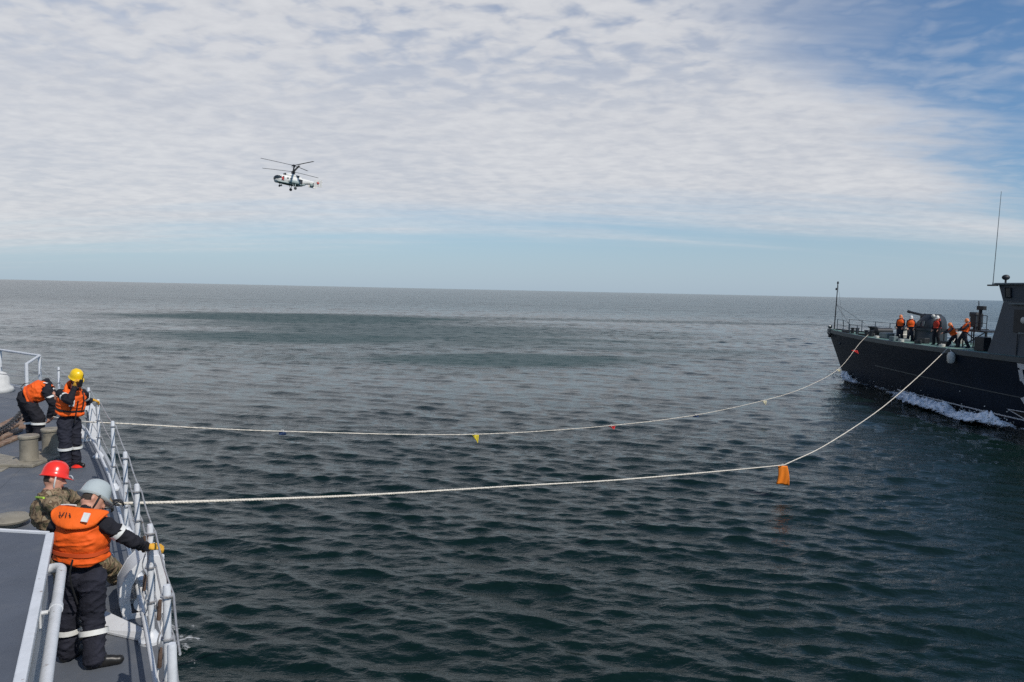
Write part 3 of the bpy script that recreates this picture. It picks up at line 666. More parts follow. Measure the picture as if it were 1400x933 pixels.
            for t in np.linspace(-1.0, 1.0, 17):
                wv = math.sqrt(max(0.0, 1 - (abs(t))**3.2)); c0 = nk + right*(0.235*t) - fw*(0.105 - 0.06*abs(t)**2) + up*0.02
                a0 = c0 + up*(0.030*wv) + fw*0.045; a1 = c0 - up*(0.095*wv + 0.01) - fw*(0.120 - 0.05*abs(t))
                th_ = 0.014 + 0.008*wv; nn = (-fw*0.85 + up*0.5).normalized()
                rs.append([a0 + nn*th_, a0.lerp(a1, 0.5) + nn*(th_+0.012), a1 + nn*th_, a1 - up*0.012, a1 - nn*0.01, a0.lerp(a1, 0.5) - nn*0.02, a0 - nn*0.01])
            cb.rings(rs)
        co_ = cb.build('vest_collar', 'orange_collar' if vest == 'orange_vest' else vest, vo, smooth='all'); co_.modifiers.new('sub', 'SUBSURF').render_levels = 2
        if collar != 'front' and vox < 0.02:
            nn = (-fw*0.85 + up*0.5).normalized()
            MB().box(nk + right*0.13 - fw*0.135 + nn*0.044 - up*0.012, (0.055, 0.075, 0.012), (right, nn.cross(right), nn)).build('reflective_patch', 'reflective', co_)
            for x_, t_ in ((-0.10, 0.5), (-0.075, -0.4), (-0.045, 0.2), (-0.01, 0.6)):       # pen marks on the collar
                e1, e2 = right, nn.cross(right); MB().box(nk + right*x_ - fw*0.135 + nn*0.046 - up*0.012, (0.007, 0.040, 0.004), (e1*math.cos(t_) + e2*math.sin(t_), e2*math.cos(t_) - e1*math.sin(t_), nn)).build('pen_mark', 'strap_black', co_)
            MB().tube([nk - right*0.20 - fw*0.02 + up*0.03 + nn*0.02, nk - right*0.11 - fw*0.05 + up*0.050 + nn*0.024, nk - right*0.03 - fw*0.06 + up*0.056 + nn*0.024], 0.007, 6).build('reflective_tape', 'reflective', co_, smooth=True)
            MB().tube([mid - fw*0.2*B + right*0.07 + up*0.04, mid - fw*0.212*B + right*0.06 - up*0.06, J['pel'] - fw*0.19*B + right*0.045, J['pel'].lerp(J['knR'], 0.5) - fw*0.125 + right*0.0], 0.008, 6).build('hanging_strap', 'strap_black', vo, smooth=True)
    if bands and vox < 0.02:
        def band(a, b, t, r, w=0.045):
            d = (b-a).normalized(); c = a.lerp(b, t); MB().tube([c - d*w/2, c - d*w*0.49, c + d*w*0.49, c + d*w/2], [r*0.97, r, r, r*0.97], 20, False).build('reflective_band', 'reflective', body, smooth=True)
        for S in 'LR':
            band(J['kn'+S], J['an'+S], 0.28, 0.114*B); band(J['sh'+S], J['el'+S], 0.45, 0.073*B, 0.04)
    for S, side in (('L', 1), ('R', -1)):
        d = (J['wr'+S] - J['el'+S]).normalized(); nrm = V((0,0,1)) if abs(d.z) < 0.8 else fwd; cu = 0.55; dd = d
        if hands and S in hands:
            dd, nrm, cu = hands[S]; dd = V(dd); nrm = V(nrm)
        hand(J['wr'+S] + dd.normalized()*0.015, dd, nrm, side*1.0, glove, body, 0.0058 if vox < 0.02 else 0.012, cu, 'glove' if glove != 'skin' else 'hand', gk)
    return P
A = at
GP = None
# --- yellow helmet, radio to the mouth, other hand on the guard wire
Y0 = 12.75
J = dict(pel=A(94,575,Y0), chest=A(97,549,Y0), neck=A(101,533,Y0), head=A(104,518,Y0-0.05), shR=A(83,538,Y0-0.10), shL=A(114,538,Y0+0.16),
         elR=A(95,549,Y0-0.31), wrR=A(101.5,530,Y0-0.20), elL=A(119,551,Y0+0.38), wrL=A(124,547,Y0+0.68),
         hipR=A(88,578,Y0-0.08), hipL=A(101,577,Y0+0.09), knR=A(89,605,Y0-0.14), knL=A(103,603,Y0+0.06), anR=A(90,633,Y0-0.12), anL=A(103,630,Y0+0.08))
J['anR'].z = J['anL'].z = DK + 0.09
J['toeR'] = J['anR'] + V((0.12, -0.11, -0.048)); J['toeL'] = J['anL'] + V((0.165, -0.05, -0.048))
yp = person('person in yellow helmet and orange life vest speaking into a radio by the guard rail', J, (0.86, -0.5, 0), (0.85, -0.52, -0.02), helmet='helmet_yellow', vest='orange_vest',
            legs='navy_faded', hands={'R': ((0.25, -0.10, 1.0), (-0.75, -0.6, 0.25), 1.0), 'L': ((0.5, 0.7, -0.2), (0, 0, 1), 0.7)}, bulk=1.03, hem=0.32)
rd = J['wrR'] + V((0.115, -0.005, 0.075)); rm = MB(); ra = V((0.35, -0.2, 0.9)).normalized(); ru, rw, _ = basis(ra)
rm.box(rd, (0.055, 0.034, 0.13), (ru, rw, ra)); rm.tube([rd + ra*0.06 + ru*0.015, rd + ra*0.17 + ru*0.015], 0.007, 8); rm.box(rd + ra*0.07 - ru*0.012, (0.014, 0.014, 0.02), (ru, rw, ra))
ro = rm.build('handheld_radio', 'strap_black', bevel=0.004); origin_to(ro, rd - ra*0.065); tag(ro, 'small black handheld radio held to the mouth below the yellow helmet', 'radio')
# --- bent-over man by the bollards
Y1 = 15.0
J = dict(pel=A(35,544,Y1), chest=A(55,534,Y1+0.05), neck=A(68,534,Y1+0.12), head=A(75,543,Y1+0.22), shR=A(64,536,Y1-0.12), shL=A(63,523,Y1+0.24),
         elR=A(72,552,Y1-0.10), wrR=A(68,569,Y1-0.05), elL=A(76,546,Y1+0.30), wrL=A(73,566,Y1+0.2),
         hipR=A(37,548,Y1-0.10), hipL=A(33,546,Y1+0.10), knR=A(53,572,Y1-0.10), knL=A(42,572,Y1+0.12), anR=A(52,599,Y1-0.12), anL=A(44,594,Y1+0.10))
J['anR'].z = J['anL'].z = DK + 0.09
J['toeR'] = J['anR'] + V((0.15, 0.09, -0.048)); J['toeL'] = J['anL'] + V((0.16, 0.06, -0.048))
person('person in orange life vest bending over behind the tan bollards with back turned', J, (0.45, 0.1, -0.9), (0.6, 0.25, -0.75), vest='orange_vest', glove='skin', bulk=1.2, collar='back',
       hands={'R': ((-0.2, 0.0, -1), (0.9, -0.2, 0), 0.6), 'L': ((-0.2, 0.0, -1), (0.9, 0.2, 0), 0.6)})
# --- camouflage and red helmet, hauling the line
Y2 = 7.2
J = dict(pel=A(92,768,Y2-0.05), chest=A(66,702,Y2-0.05), neck=A(68,676,Y2), head=A(74,655,Y2+0.06), shR=A(72,690,Y2-0.22), shL=A(84,677,Y2+0.2),
         elR=A(98,703,Y2+0.03), wrR=A(134,694,Y2+0.45), elL=A(113,683,Y2+0.52), wrL=A(147,688,Y2+0.72),
         hipR=A(92,775,Y2-0.14), hipL=A(101,770,Y2+0.06), knR=A(104,835,Y2-0.42), knL=A(139,768,Y2+0.30), anR=A(99,878,Y2-0.72), anL=A(158,790,Y2+0.62))
J['anR'].z = J['anL'].z = DK + 0.09
J['toeR'] = J['anR'] + V((0.10, 0.14, -0.048)); J['toeL'] = J['anL'] + V((0.12, 0.13, -0.048))
cman = person('person in camouflage clothing and red helmet leaning back to haul the line', J, (0.72, 0.68, 0.1), (0.93, 0.36, -0.05), cloth='camouflage', boot='boot_brown', helmet='helmet_red', glove='black_leather', bands=False, bulk=1.13,
       hands={'R': ((0.8, 0.5, 0.0), (0, -0.3, 1), 0.9), 'L': ((0.85, 0.5, 0.12), (0, -0.2, 1), 0.75)}, headband=True)
jk = MB(); up = (J['neck']-J['pel']).normalized(); cb = J['neck'] + up*0.01
rs = []
for t in np.linspace(0, 2*math.pi, 19)[:-1]:
    pass
jk.lathe([(0.10, -0.05), (0.115, -0.02), (0.098, 0.03), (0.088, 0.032), (0.09, -0.02)], cb, basis(up), 20); jk.build('jacket_collar', 'camouflage', cman, smooth='all')
MB().tube([J['shR'] + V((-0.06, -0.04, 0.075)), J['neck'] + V((-0.10, -0.06, -0.015)), J['neck'] + V((-0.12, 0.02, -0.06))], 0.010, 6).build('harness_strap', 'strap_lime', cman, smooth=True)
CW = J['wrL'].lerp(J['wrR'], 0.4)
# --- grey helmet, one hand on the guard rail post
Y3 = 6.1
J = dict(pel=A(112,786,Y3+0.02), chest=A(111,733,Y3), neck=A(117,701,Y3+0.03), head=A(127,683,Y3+0.12), shL=A(80,717,Y3-0.02), shR=A(147,718,Y3+0.0),
         elR=A(178,739,Y3+0.10), wrR=A(200,748,Y3+0.30), elL=A(71,748,Y3+0.04), wrL=A(84,765,Y3+0.28),
         hipL=A(97,792,Y3+0.04), hipR=A(126,792,Y3-0.02), knL=A(93,848,Y3+0.05), knR=A(128,850,Y3+0.02), anL=A(93,893,Y3+0.06), anR=A(129,901,Y3-0.06))
J['anR'].z = J['anL'].z = DK + 0.09
J['toeR'] = J['anR'] + V((0.17, 0.08, -0.048)); J['toeL'] = J['anL'] + V((0.08, 0.17, -0.048))
person('person in grey helmet and orange life vest gripping a white rail post, back turned', J, (0.12, 1.0, 0), (0.72, 0.68, -0.08), helmet='helmet_grey', vest='orange_vest', legs='navy_faded', collar='back', bulk=1.0, hem=0.40,
       hands={'R': ((0.8, 0.35, -0.1), (0.1, -0.25, 1.0), 0.95), 'L': ((0.1, 0.6, -0.5), (-1, 0, 0.2), 0.7)})
# --- red disc with a pale stub on deck
rp = onz(107, 639, DK)
ob = MB().lathe([(0.001, 0), (0.10, 0), (0.11, 0.012), (0.085, 0.035), (0.05, 0.05), (0.001, 0.055)], rp, n=24)
ob = ob.build('deck_stopper', 'helmet_red', smooth=True); origin_to(ob, rp); tag(ob, 'small red disc with a pale stub lying on deck beside a shoe', 'stopper')
sb = MB().cap(rp + V((-0.02, 0, 0.045)), rp + V((-0.11, 0.02, 0.13)), 0.02, 0.017, 10, 3).build('stub', 'reflective', ob, smooth=True)

# ================================================================== LINES BETWEEN THE SHIPS
def spline(pts, n=8):
    out = []
    P = [pts[0]*2 - pts[1]] + pts + [pts[-1]*2 - pts[-2]]
    for i in range(1, len(P)-2):
        for k in range(n):
            t = k/n; a, b, c, d = P[i-1], P[i], P[i+1], P[i+2]
            out.append(0.5*((2*b) + (c-a)*t + (2*a - 5*b + 4*c - d)*t*t + (3*b - a - 3*c + d)*t**3))
    out.append(pts[-1]); return out
def strands(path, r):                        # three-strand laid rope
    m = MB(); acc = 0
    L = [0]
    for a, b in zip(path[:-1], path[1:]): L.append(L[-1] + (b-a).length)
    for s in range(3):
        pts = []
        for i, p in enumerate(path):
            d = (path[min(i+1, len(path)-1)] - path[max(i-1, 0)]); u, w, _ = basis(d); ph = L[i]*2*math.pi/(r*7) + s*2*math.pi/3
            pts.append(p + (u*math.cos(ph) + w*math.sin(ph))*r*0.34)
        m.tube(pts, r*0.68, 6)
    return m
FZ = 3.6
RA = at(150, 689, 8.0); RB = at(1303, 468, 42.6)
r1 = [on_plane(RA, RB, x, y) for x, y in ((153,689),(300,685),(500,677),(700,665),(850,656),(1000,643),(1072,636),(1130,608),(1200,562),(1250,520),(1290,482),(1303,468))]
r1 = [CW + V((0.05,0.05,-0.01))] + r1
r1 = r1 + [at(1306, 463, 44.2)]
s1 = spline(r1[:8], 60) + spline(r1[7:], 24)[1:]
o = strands(s1, 0.0185).build('transfer_line', 'rope_white', smooth='all'); origin_to(o, s1[0])
tag(o, 'pale rope from the camouflaged person to the dark ship, carrying a large orange flag', 'rope')
tl = spline([s1[0], s1[0] + V((-0.25,-0.2,-0.12)), s1[0] + V((-0.4,-0.3,-0.55)), s1[0] + V((-0.3,-0.5,-0.78)), V((s1[0].x-0.5, s1[0].y-0.1, DK+0.03)), V((s1[0].x-0.9, s1[0].y+0.3, DK+0.03))], 12)
strands(tl, 0.0185).build('rope_tail', 'rope_white', o, smooth='all')
RA2 = at(120, 575, 14.0); RB2 = at(1187, 458, 52.2)
r2 = [on_plane(RA2, RB2, x, y) for x, y in ((120,577),(160,579),(386,590),(650,594),(836,582),(955,567),(1047,547),(1100,530),(1146,505),(1175,470),(1187,458))]
r2 = [at(72, 570, 15.05), at(98, 575, 14.5)] + r2
s2 = spline(r2, 30)
o2 = strands(s2, 0.015).build('distance_line', 'rope_white', smooth='all'); origin_to(o2, s2[0])
tag(o2, 'thin pale distance line with small coloured markers running to the dark bow', 'rope')
def flag(name, path_px, path, w, h, m, label, shape='rect', swing=0.0, parent_rope=None, whip=None):
    # hangs from the rope point nearest the given picture column
    def colpx(p):
        q = p - V((0,0,CZ)); return PW/2 + F*q.x/(q.y*math.cos(PITCH) - q.z*math.sin(PITCH))
    i = min(range(len(path)), key=lambda k: abs(colpx(path[k]) - path_px)); p = path[i]
    d = (path[min(i+1, len(path)-1)] - path[max(i-1, 0)]); d.z = 0; d = (d.normalized()*0.35 + V((0.8, -0.45, 0))).normalized(); n = V((-d.y, d.x, 0)); mb = MB(); NX, NZ = 12, 12; vs = []; fs = []
    for b in range(NZ+1):
        for a in range(NX+1):
            u, v = a/NX - 0.5, b/NZ
            if shape == 'tri': u2 = u*(1-v) + 0.35*v
            elif shape == 'trap': u2 = u*(0.72 + 0.30*v) + 0.10*math.sin(3*v)
            else: u2 = u
            wave = 0.10*w*math.sin(5.2*u2 + 2.2*v + path_px)*(0.3 + v) + 0.05*w*math.sin(13*u + 3*v)*v
            vs.append(p + d*(u2*w + swing*v*h) + n*wave - V((0, 0, 0.015 + v*h + 0.03*h*math.sin(4*u)*v)))
    for b in range(NZ):
        for a in range(NX): q = b*(NX+1) + a; fs.append((q, q+1, q+NX+2, q+NX+1))
    mb.add(vs, fs); fo = mb.build(name, m, smooth='all'); sm = fo.modifiers.new('solid', 'SOLIDIFY'); sm.thickness = 0.006
    origin_to(fo, p); tag(fo, label, 'flag')
    MB().tube([p + d*0.03 + V((0,0,0.03)), p + d*0.02 - V((0,0,0.03)), p - d*0.03 - V((0,0,0.03)), p - d*0.03 + V((0,0,0.03)), p + d*0.03 + V((0,0,0.03))], 0.008, 6).build('toggle', 'reflective', fo, smooth=True)
    return fo
flag('marker_flag', 1073, s1, 0.40, 0.62, 'flag_orange', 'large orange cloth flag hanging from the thicker rope', 'trap', 0.03)
flag('marker_pennant', 652, s2, 0.22, 0.26, 'flag_yellow', 'bright yellow triangular pennant hanging from the thin line', 'tri')
flag('marker_flag', 836, s2, 0.30, 0.13, 'flag_red', 'small red flag furled on the thin line nearest the yellow pennant', 'tri')
flag('marker_flag', 387, s2, 0.18, 0.07, 'flag_blue', 'small dark blue flag on the thin line between grey ship and yellow pennant', 'rect')
flag('marker_flag', 955, s2, 0.24, 0.09, 'flag_blue', 'small dark blue flag on the thin line next beyond the red flag', 'rect')
flag('marker_flag', 1047, s2, 0.30, 0.26, 'flag_pale', 'small pale yellow flag on the thin line short of the dark bow', 'tri')
flag('marker_flag', 1147, s2, 0.30, 0.18, 'flag_pale', 'small pale flag on the thin line in front of the dark stem', 'tri')
flag('marker_flag', 1168, s2, 0.42, 0.24, 'flag_red', 'small red flag on the thin line against the dark hull', 'tri', 0.6)

# ================================================================== DARK MINESWEEPER
TH = R(10); fh = V((-math.sin(TH), math.cos(TH), 0)); fn = V((-math.cos(TH), -math.sin(TH), 0)); STEM = V((26.1, 60.3, 0))
def S(s, b, z): return STEM - fh*s + fn*b + V((0, 0, z))           # s aft of the stem head, b to port
far = thing('minesweeper', 'dark blue grey warship with sharp bow, green foredeck and bow wave', 'ship', S(22, 0, 0))
LEN = 46.0
sk = [0, 0.5, 1.2, 2, 3, 4, 6, 8, 10, 13, 16, 19, 22, 26, 30, 36, 42, 46]
bk = {0: 0.06, 0.5: 0.22, 1.2: 0.45, 2: 0.68, 3: 0.92, 4: 1.16, 6: 1.58, 8: 2.02, 10: 2.42, 13: 3.0, 16: 3.5, 19: 3.9, 22: 4.15, 26: 4.35, 30: 4.4, 36: 4.4, 42: 4.2, 46: 3.9}
def sheer(s): return FZ + 0.26*max(0, 1 - s/11)**1.6
def bdk(s):
    ks = sorted(bk); return float(np.interp(s, ks, [bk[k] for k in ks]))
hm = MB(); rows = []
for s in sk:
    u = s/LEN; b = bdk(s); zt = sheer(s)
    rake = lambda z: 2.6*(1 - max(0, z)/zt)*(1-u)**1.0 if z >= 0 else 2.6*(1-u) + 0.7*(-z)*(1-u)
    prof = [(zt, b), (zt-0.55, b*0.985), (zt-1.3, b*0.93 + 0.0), (1.2, b*0.87), (0.0, b*0.82), (-0.6, b*0.7), (-1.6, 0.02)]
    rows.append([S(s + rake(z), bb, z) for z, bb in prof] + [S(s + rake(z), -bb, z) for z, bb in prof[::-1]])
hm.rings(rows, True, True, closed=False)
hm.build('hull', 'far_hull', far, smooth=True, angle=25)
dk = [S(s, bdk(s)-0.02, sheer(s)-0.0) for s in sk] ; dks = [S(s, -bdk(s)+0.02, sheer(s)) for s in sk]
dm = MB(); dm.rings([[a + V((0,0,0.012)), b + V((0,0,0.012))] for a, b in zip(dk, dks)], False, False, closed=False); dm.build('deck', 'far_deck', far)
for side in (1, -1):
    st = MB(); rs = []
    for s in sk:
        b = bdk(s)*side; z = sheer(s); o_ = 0.06*side
        rs.append([S(s, b+o_, z-0.24), S(s, b+o_, z+0.03), S(s, b-o_*0.8, z+0.05), S(s, b-o_*0.8, z-0.24)])
    st.rings(rs); st.build('sheer_strake', 'far_strake', far)
# stem bar with the lighter band, hawse pipe and anchor
MB().tube([S(0.0-0.03, 0, sheer(0)+0.02), S(1.3, 0, sheer(0)/2), S(2.55, 0, 0.05)], 0.06, 8).build('stem_bar', 'far_dark', far, smooth=True)
for z, c0, c1 in ((0.18, 6, 30),):
    m = MB(); rs = []
    for s in np.linspace(9, 40, 24):
        u = s/LEN; b = bdk(s); zt = FZ; bb = np.interp(0.30, [0, 1.2], [b*0.82, b*0.87]); r_ = 2.6*(1-0.3/zt)*(1-u)
        b2 = np.interp(0.37, [0, 1.2], [b*0.82, b*0.87])
        rs.append([S(s+r_, bb+0.008, 0.30), S(s+r_, bb+0.02, 0.30), S(s+r_, b2+0.02, 0.37), S(s+r_, b2+0.008, 0.37)])
    m.rings(rs); m.build('boot_line', 'number_white', far)
def side_pt(s0, z):                           # point on the port side at station s0 and height z
    b = bdk(s0); zt = sheer(s0); u = s0/LEN
    bb = float(np.interp(z, [0, 1.2, zt-1.3, zt-0.55, zt], [b*0.82, b*0.87, b*0.93, b*0.985, b]))
    return S(s0 + 2.6*(1 - z/zt)*(1-u), bb, z)
def side_true(s, z):                          # the same by true distance aft, so that letters stand upright
    s0 = s
    for _ in range(4): s0 = s - 2.6*(1 - z/sheer(s0))*(1 - s0/LEN)
    return side_pt(s0, z)
def on_side(px, py):                          # where a picture point lands on that side
    best = None
    for s0 in np.arange(0.5, 40, 0.05):
        for_z = None
        q = side_pt(s0, 1.5); d = ray(px, py); t = q.y/d.y; z = CZ + d.z*t
        if not (0 < z < 3.7): continue
        q = side_pt(s0, z); e = q - V((0,0,CZ)); t = e.y/d.y; err = (e - d*t).length
        if best is None or err < best[0]: best = (err, s0, z)
    return best[1] + 2.6*(1 - best[2]/sheer(best[1]))*(1 - best[1]/LEN), best[2]
def plaque(name, poly, m, lift=0.02, parent=None):
    P_ = [side_true(s, z) + fn*lift for s, z in poly]; return MB().prism(P_, fn*0.012).build(name, m, parent or far)
# pennant number: upright white 5, its rest running out of the picture
s5, z5 = on_side(1391, 498); _, z5b = on_side(1391, 542)
ht = z5 - z5b + 0.55; wd = 1.25
def five(lo, m, lift, g=0.0):
    t = 0.30
    top = [(s5-g, z5+g), (s5+wd+g, z5+g), (s5+wd+g, z5-t-g), (s5+t+g, z5-t-g), (s5+t+g, z5-ht*0.40-g), (s5-g, z5-ht*0.40-g)]
    a = plaque('number_stroke', top, m, lift)
    n = 14; cz = z5 - ht*0.66; r1_, r2_ = ht*0.34, ht*0.34 - t
    arc = [(s5 + 0.52 + (wd-0.52)*math.cos(q)*1.0, cz + r1_*math.sin(q)) for q in np.linspace(2.2, -math.pi + 0.42, n)]
    arc2 = [(s5 + 0.52 + (wd-0.52-t*0.9)*math.cos(q), cz + r2_*math.sin(q)) for q in np.linspace(-math.pi + 0.42, 2.2, n)]
    m_ = MB(); A_ = [side_true(s, z) + fn*lift for s, z in arc]; B_ = [side_true(s, z) + fn*lift for s, z in arc2[::-1]]
    m_.rings([[a_, b_, b_ + fn*0.012, a_ + fn*0.012] for a_, b_ in zip(A_, B_)]); m_.build('number_stroke', m, far)
five(0, 'number_white', 0.02)
# black lozenge outlined in white near the water line
sa, za = on_side(1377, 558)
plaque('warning_mark', [(sa, za), (sa+3.2, za+0.10), (sa+3.2, za-1.05)], 'number_white', 0.015)
plaque('warning_mark', [(sa+0.22, za-0.02), (sa+3.2, za+0.03), (sa+3.2, za-0.92)], 'number_black', 0.030)
# knuckle line along the side
m = MB(); rs = []
for s in np.linspace(7, 40, 24):
    z = 1.75 - 0.012*s; a = side_pt(s, z); rs.append([a - fn*0.02, a + fn*0.035, a + fn*0.035 + V((0,0,0.05)), a - fn*0.02 + V((0,0,0.06))])
m.rings(rs); m.build('rubbing_strip', 'far_strake', far)
# anchor in its recess
an_ = side_pt(1.6, sheer(1)-0.55) + fn*0.05
MB().ell(side_pt(1.9, 2.85), (0.10, 0.10, 0.10)).build('hawse_pipe', 'far_grey', far, smooth=True)
am = MB(); c = side_pt(0.55, sheer(0)-0.28) + fn*0.12
am.tube([c + V((0,0,0.25)), c - V((0,0,0.25))], 0.05, 8); am.tube([c + fh*0.30 + V((0,0,0.02)), c - V((0,0,0.27)), c - fh*0.30 + V((0,0,0.02))], 0.06, 8); am.ell(c - V((0,0,0.27)), (0.14, 0.12, 0.10)); am.build('anchor', 'far_dark', far, smooth=True)
MB().ell(S(0.35, 0.12, sheer(0)+0.22), (0.17, 0.2, 0.16)).build('bow_fairlead', 'far_dark', far, smooth=True)
MB().ell(S(0.42, 0.20, sheer(0)+0.26), (0.13, 0.13, 0.10)).build('bow_lamp', 'far_white', far, smooth=True)
# jackstaff
jb = S(0.75, 0.0, sheer(0)); jt = jb + V((0.15, 0.1, 3.75))
js = MB().tube([jb, jb.lerp(jt, 0.5), jt], [0.05, 0.042, 0.035], 10).build('jackstaff', 'far_dark', far, smooth=True)
MB().lathe([(0.001, 0), (0.06, 0), (0.075, 0.09), (0.05, 0.18), (0.001, 0.19)], jt - V((0.10,0,0.55)), n=12).build('staff_lamp', 'far_dark', js, smooth=True)
MB().lathe([(0.001, 0), (0.07, 0.02), (0.08, 0.10), (0.05, 0.20), (0.001, 0.22)], jt - V((0,0,0.05)), n=12).build('staff_truck', 'far_dark', js, smooth=True)
for (s, b) in ((3.6, 0.7), (3.6, -0.7)):
    MB().tube([jb.lerp(jt, 0.55), S(s, b, sheer(s)+0.75)], 0.012, 5).build('stay', 'far_dark', js, smooth=True)
MB().tube([jt, S(2.2, 0.2, sheer(2)+0.5)], 0.008, 5).build('stay', 'far_dark', js, smooth=True)
# foredeck guard rail: posts and wires on both sides, port side lowered aft of the bow
def far_post(p, h, r=0.03):
    return MB().tube([p, p + V((0,0,h))], r, 7).build('stanchion', 'far_grey', far, smooth=True)
sp = [1.9, 3.1, 4.3, 5.6]
for side in (1, -1):
    prev = None
    for s in (sp if side == 1 else sp + [7.2, 9, 11, 13, 15, 17]):
        p = S(s, (bdk(s)-0.14)*side, sheer(s)); h = 0.95 if (side == -1 or s < 3.5) else 0.75
        far_post(p, h)
        if prev is not None:
            for k in (1.0, 0.55): MB().tube([prev[0] + V((0,0,prev[1]*k)), p + V((0,0,h*k))], 0.013, 5).build('guard_wire', 'far_dark', far, smooth=True)
        prev = (p, h)
# mooring gear on the foredeck
def bollard(s, b):
    for k in (-0.28, 0.28):
        MB().lathe([(0.12, 0), (0.12, 0.38), (0.16, 0.40), (0.16, 0.46), (0.001, 0.47)], S(s+k, b, sheer(s)), n=12).build('bollard', 'far_dark', far, smooth=True)
bollard(4.2, 0.55); bollard(6.6, 1.1); bollard(9.0, -1.6); bollard(5.4, -0.6)
wl = MB(); c = S(5.6, 0.1, sheer(5.6)); wl.lathe([(0.34, 0), (0.30, 0.18), (0.18, 0.26), (0.20, 0.55), (0.32, 0.60), (0.32, 0.68), (0.001, 0.70)], c, n=18); wl.build('capstan', 'far_dark', far, smooth=True)
wm = MB(); c = S(7.0, 0.2, sheer(7)+0.45); wm.tube([c + fn*0.6, c - fn*0.6], 0.24, 14); wm.box(c - V((0,0,0.25)), (1.0, 0.5, 0.4), (fn, fh, V((0,0,1)))); wm.build('windlass', 'far_dark', far, smooth=True)
MB().tube([S(7.2, 0.2, sheer(7)+0.30), S(4.4, 0.35, sheer(4)+0.18), S(1.4, 0.3, sheer(1)+0.10)], 0.06, 6).build('anchor_chain', 'far_dark', far, smooth=True)
MB().box(S(6.0, 0.9, sheer(6)+0.10), (1.5, 0.3, 0.12), (fh, fn, V((0,0,1)))).build('fairlead', 'far_dark', far, bevel=0.03)
MB().box(S(3.4, 0.75, sheer(3)+0.08), (0.8, 0.26, 0.14), (fh, fn, V((0,0,1)))).build('fairlead', 'far_dark', far, bevel=0.03)
vd = MB(); c = S(8.9, 0.5, sheer(8.9)); vd.lathe([(0.50, 0.0), (0.50, 0.30), (0.52, 0.34), (0.40, 0.40), (0.40, 0.72), (0.52, 0.80), (0.52, 0.98), (0.42, 1.06), (0.001, 1.10)], c + V((0.2,-0.2,0)), n=22); vd.build('ventilator', 'far_white', far, smooth=True)
MB().box(S(8.2, 0.7, sheer(8.2)+0.20), (0.9, 0.9, 0.40), (fh, fn, V((0,0,1)))).build('deck_locker', 'far_mid', far, bevel=0.05)
MB().box(S(10.8, 1.6, FZ+0.10), (0.8, 0.5, 0.18), (fh, fn, V((0,0,1)))).build('deck_locker', 'far_mid', far, bevel=0.03)
# gun mount: faceted turret on a drum, one long barrel raised forward
gc = S(11.35, -0.05, FZ)
MB().lathe([(1.0, 0), (0.97, 0.75), (1.03, 0.80), (1.03, 0.95), (0.001, 0.96)], gc, n=28).build('gun_base', 'far_gun', far, smooth=True)
tu = MB(); rs = []
def tp(f, b, z): return gc + fh*f + fn*b + V((0,0,z))
prof = [(0.96, 0.98, -0.85, 0.78), (1.15, 0.95, -0.86, 0.80), (1.45, 0.62, -0.82, 0.72), (1.72, 0.30, -0.74, 0.58), (1.84, 0.10, -0.60, 0.42)]
for z, f0, f1, w_ in prof:
    ring = []
    for j in range(20):
        a = 2*math.pi*j/20; cx, cy_ = math.copysign(abs(math.cos(a))**0.6, math.cos(a)), math.copysign(abs(math.sin(a))**0.6, math.sin(a))
        ring.append(tp((f0+f1)/2 + (f0-f1)/2*cx, w_*cy_, z))
    rs.append(ring)
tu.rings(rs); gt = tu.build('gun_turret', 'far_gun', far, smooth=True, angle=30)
MB().tube([tp(0.1, 0.12, 1.72), tp(0.55, 0.12, 1.78), tp(0.57, 0.12, 1.78), tp(1.9, 0.12, 1.97), tp(1.92, 0.12, 1.97), tp(2.1, 0.12, 2.0)], [0.15, 0.14, 0.09, 0.08, 0.10, 0.10], 12).build('gun_barrel', 'far_dark', gt, smooth=True)
MB().box(tp(0.5, 0.12, 1.62), (0.4, 0.4, 0.35), (fh, fn, V((0,0,1)))).build('mantlet', 'far_dark', gt, bevel=0.06)
for k in (-0.25, 0.15): MB().box(tp(k, 0.795, 1.25), (0.2, 0.03, 0.34), (fh, fn, V((0,0,1)))).build('vision_panel', 'far_mid', gt)
MB().box(tp(-0.25, 0.0, 1.87), (0.6, 0.6, 0.06), (fh, fn, V((0,0,1)))).build('roof_hatch', 'far_dark', gt, bevel=0.02)
MB().ell(tp(-0.66, 0.42, 1.78), (0.12, 0.12, 0.12)).build('turret_lamp', 'far_white', gt, smooth=True)
for s, b, sx, sy, sz, m_ in ((10.3, 1.9, 0.5, 0.35, 0.3, 'far_mid'), (13.0, 2.2, 0.35, 0.3, 0.22, 'far_dark'), (12.6, 1.5, 0.7, 0.4, 0.35, 'far_dark'), (9.6, 1.2, 0.4, 0.4, 0.25, 'far_dark'), (14.9, 1.9, 0.5, 0.4, 0.3, 'far_dark'), (18.6, 2.6, 0.7, 0.5, 0.8, 'far_dark')):
    MB().box(S(s, b, FZ + 0.015 + sz/2), (sx, sy, sz), (fh, fn, V((0,0,1)))).build('deck_locker', m_, far, bevel=0.03)
for s, b in ((8.0, 1.5), (11.7, 2.4), (15.9, 2.9)):
    MB().tube([S(s, b, FZ) + V((0.16*math.cos(t*1.9), 0.16*math.sin(t*1.9), 0.03 + 0.012*t)) for t in np.linspace(0, 14, 60)], 0.022, 5).build('rope_coil', 'far_white', far, smooth=True)
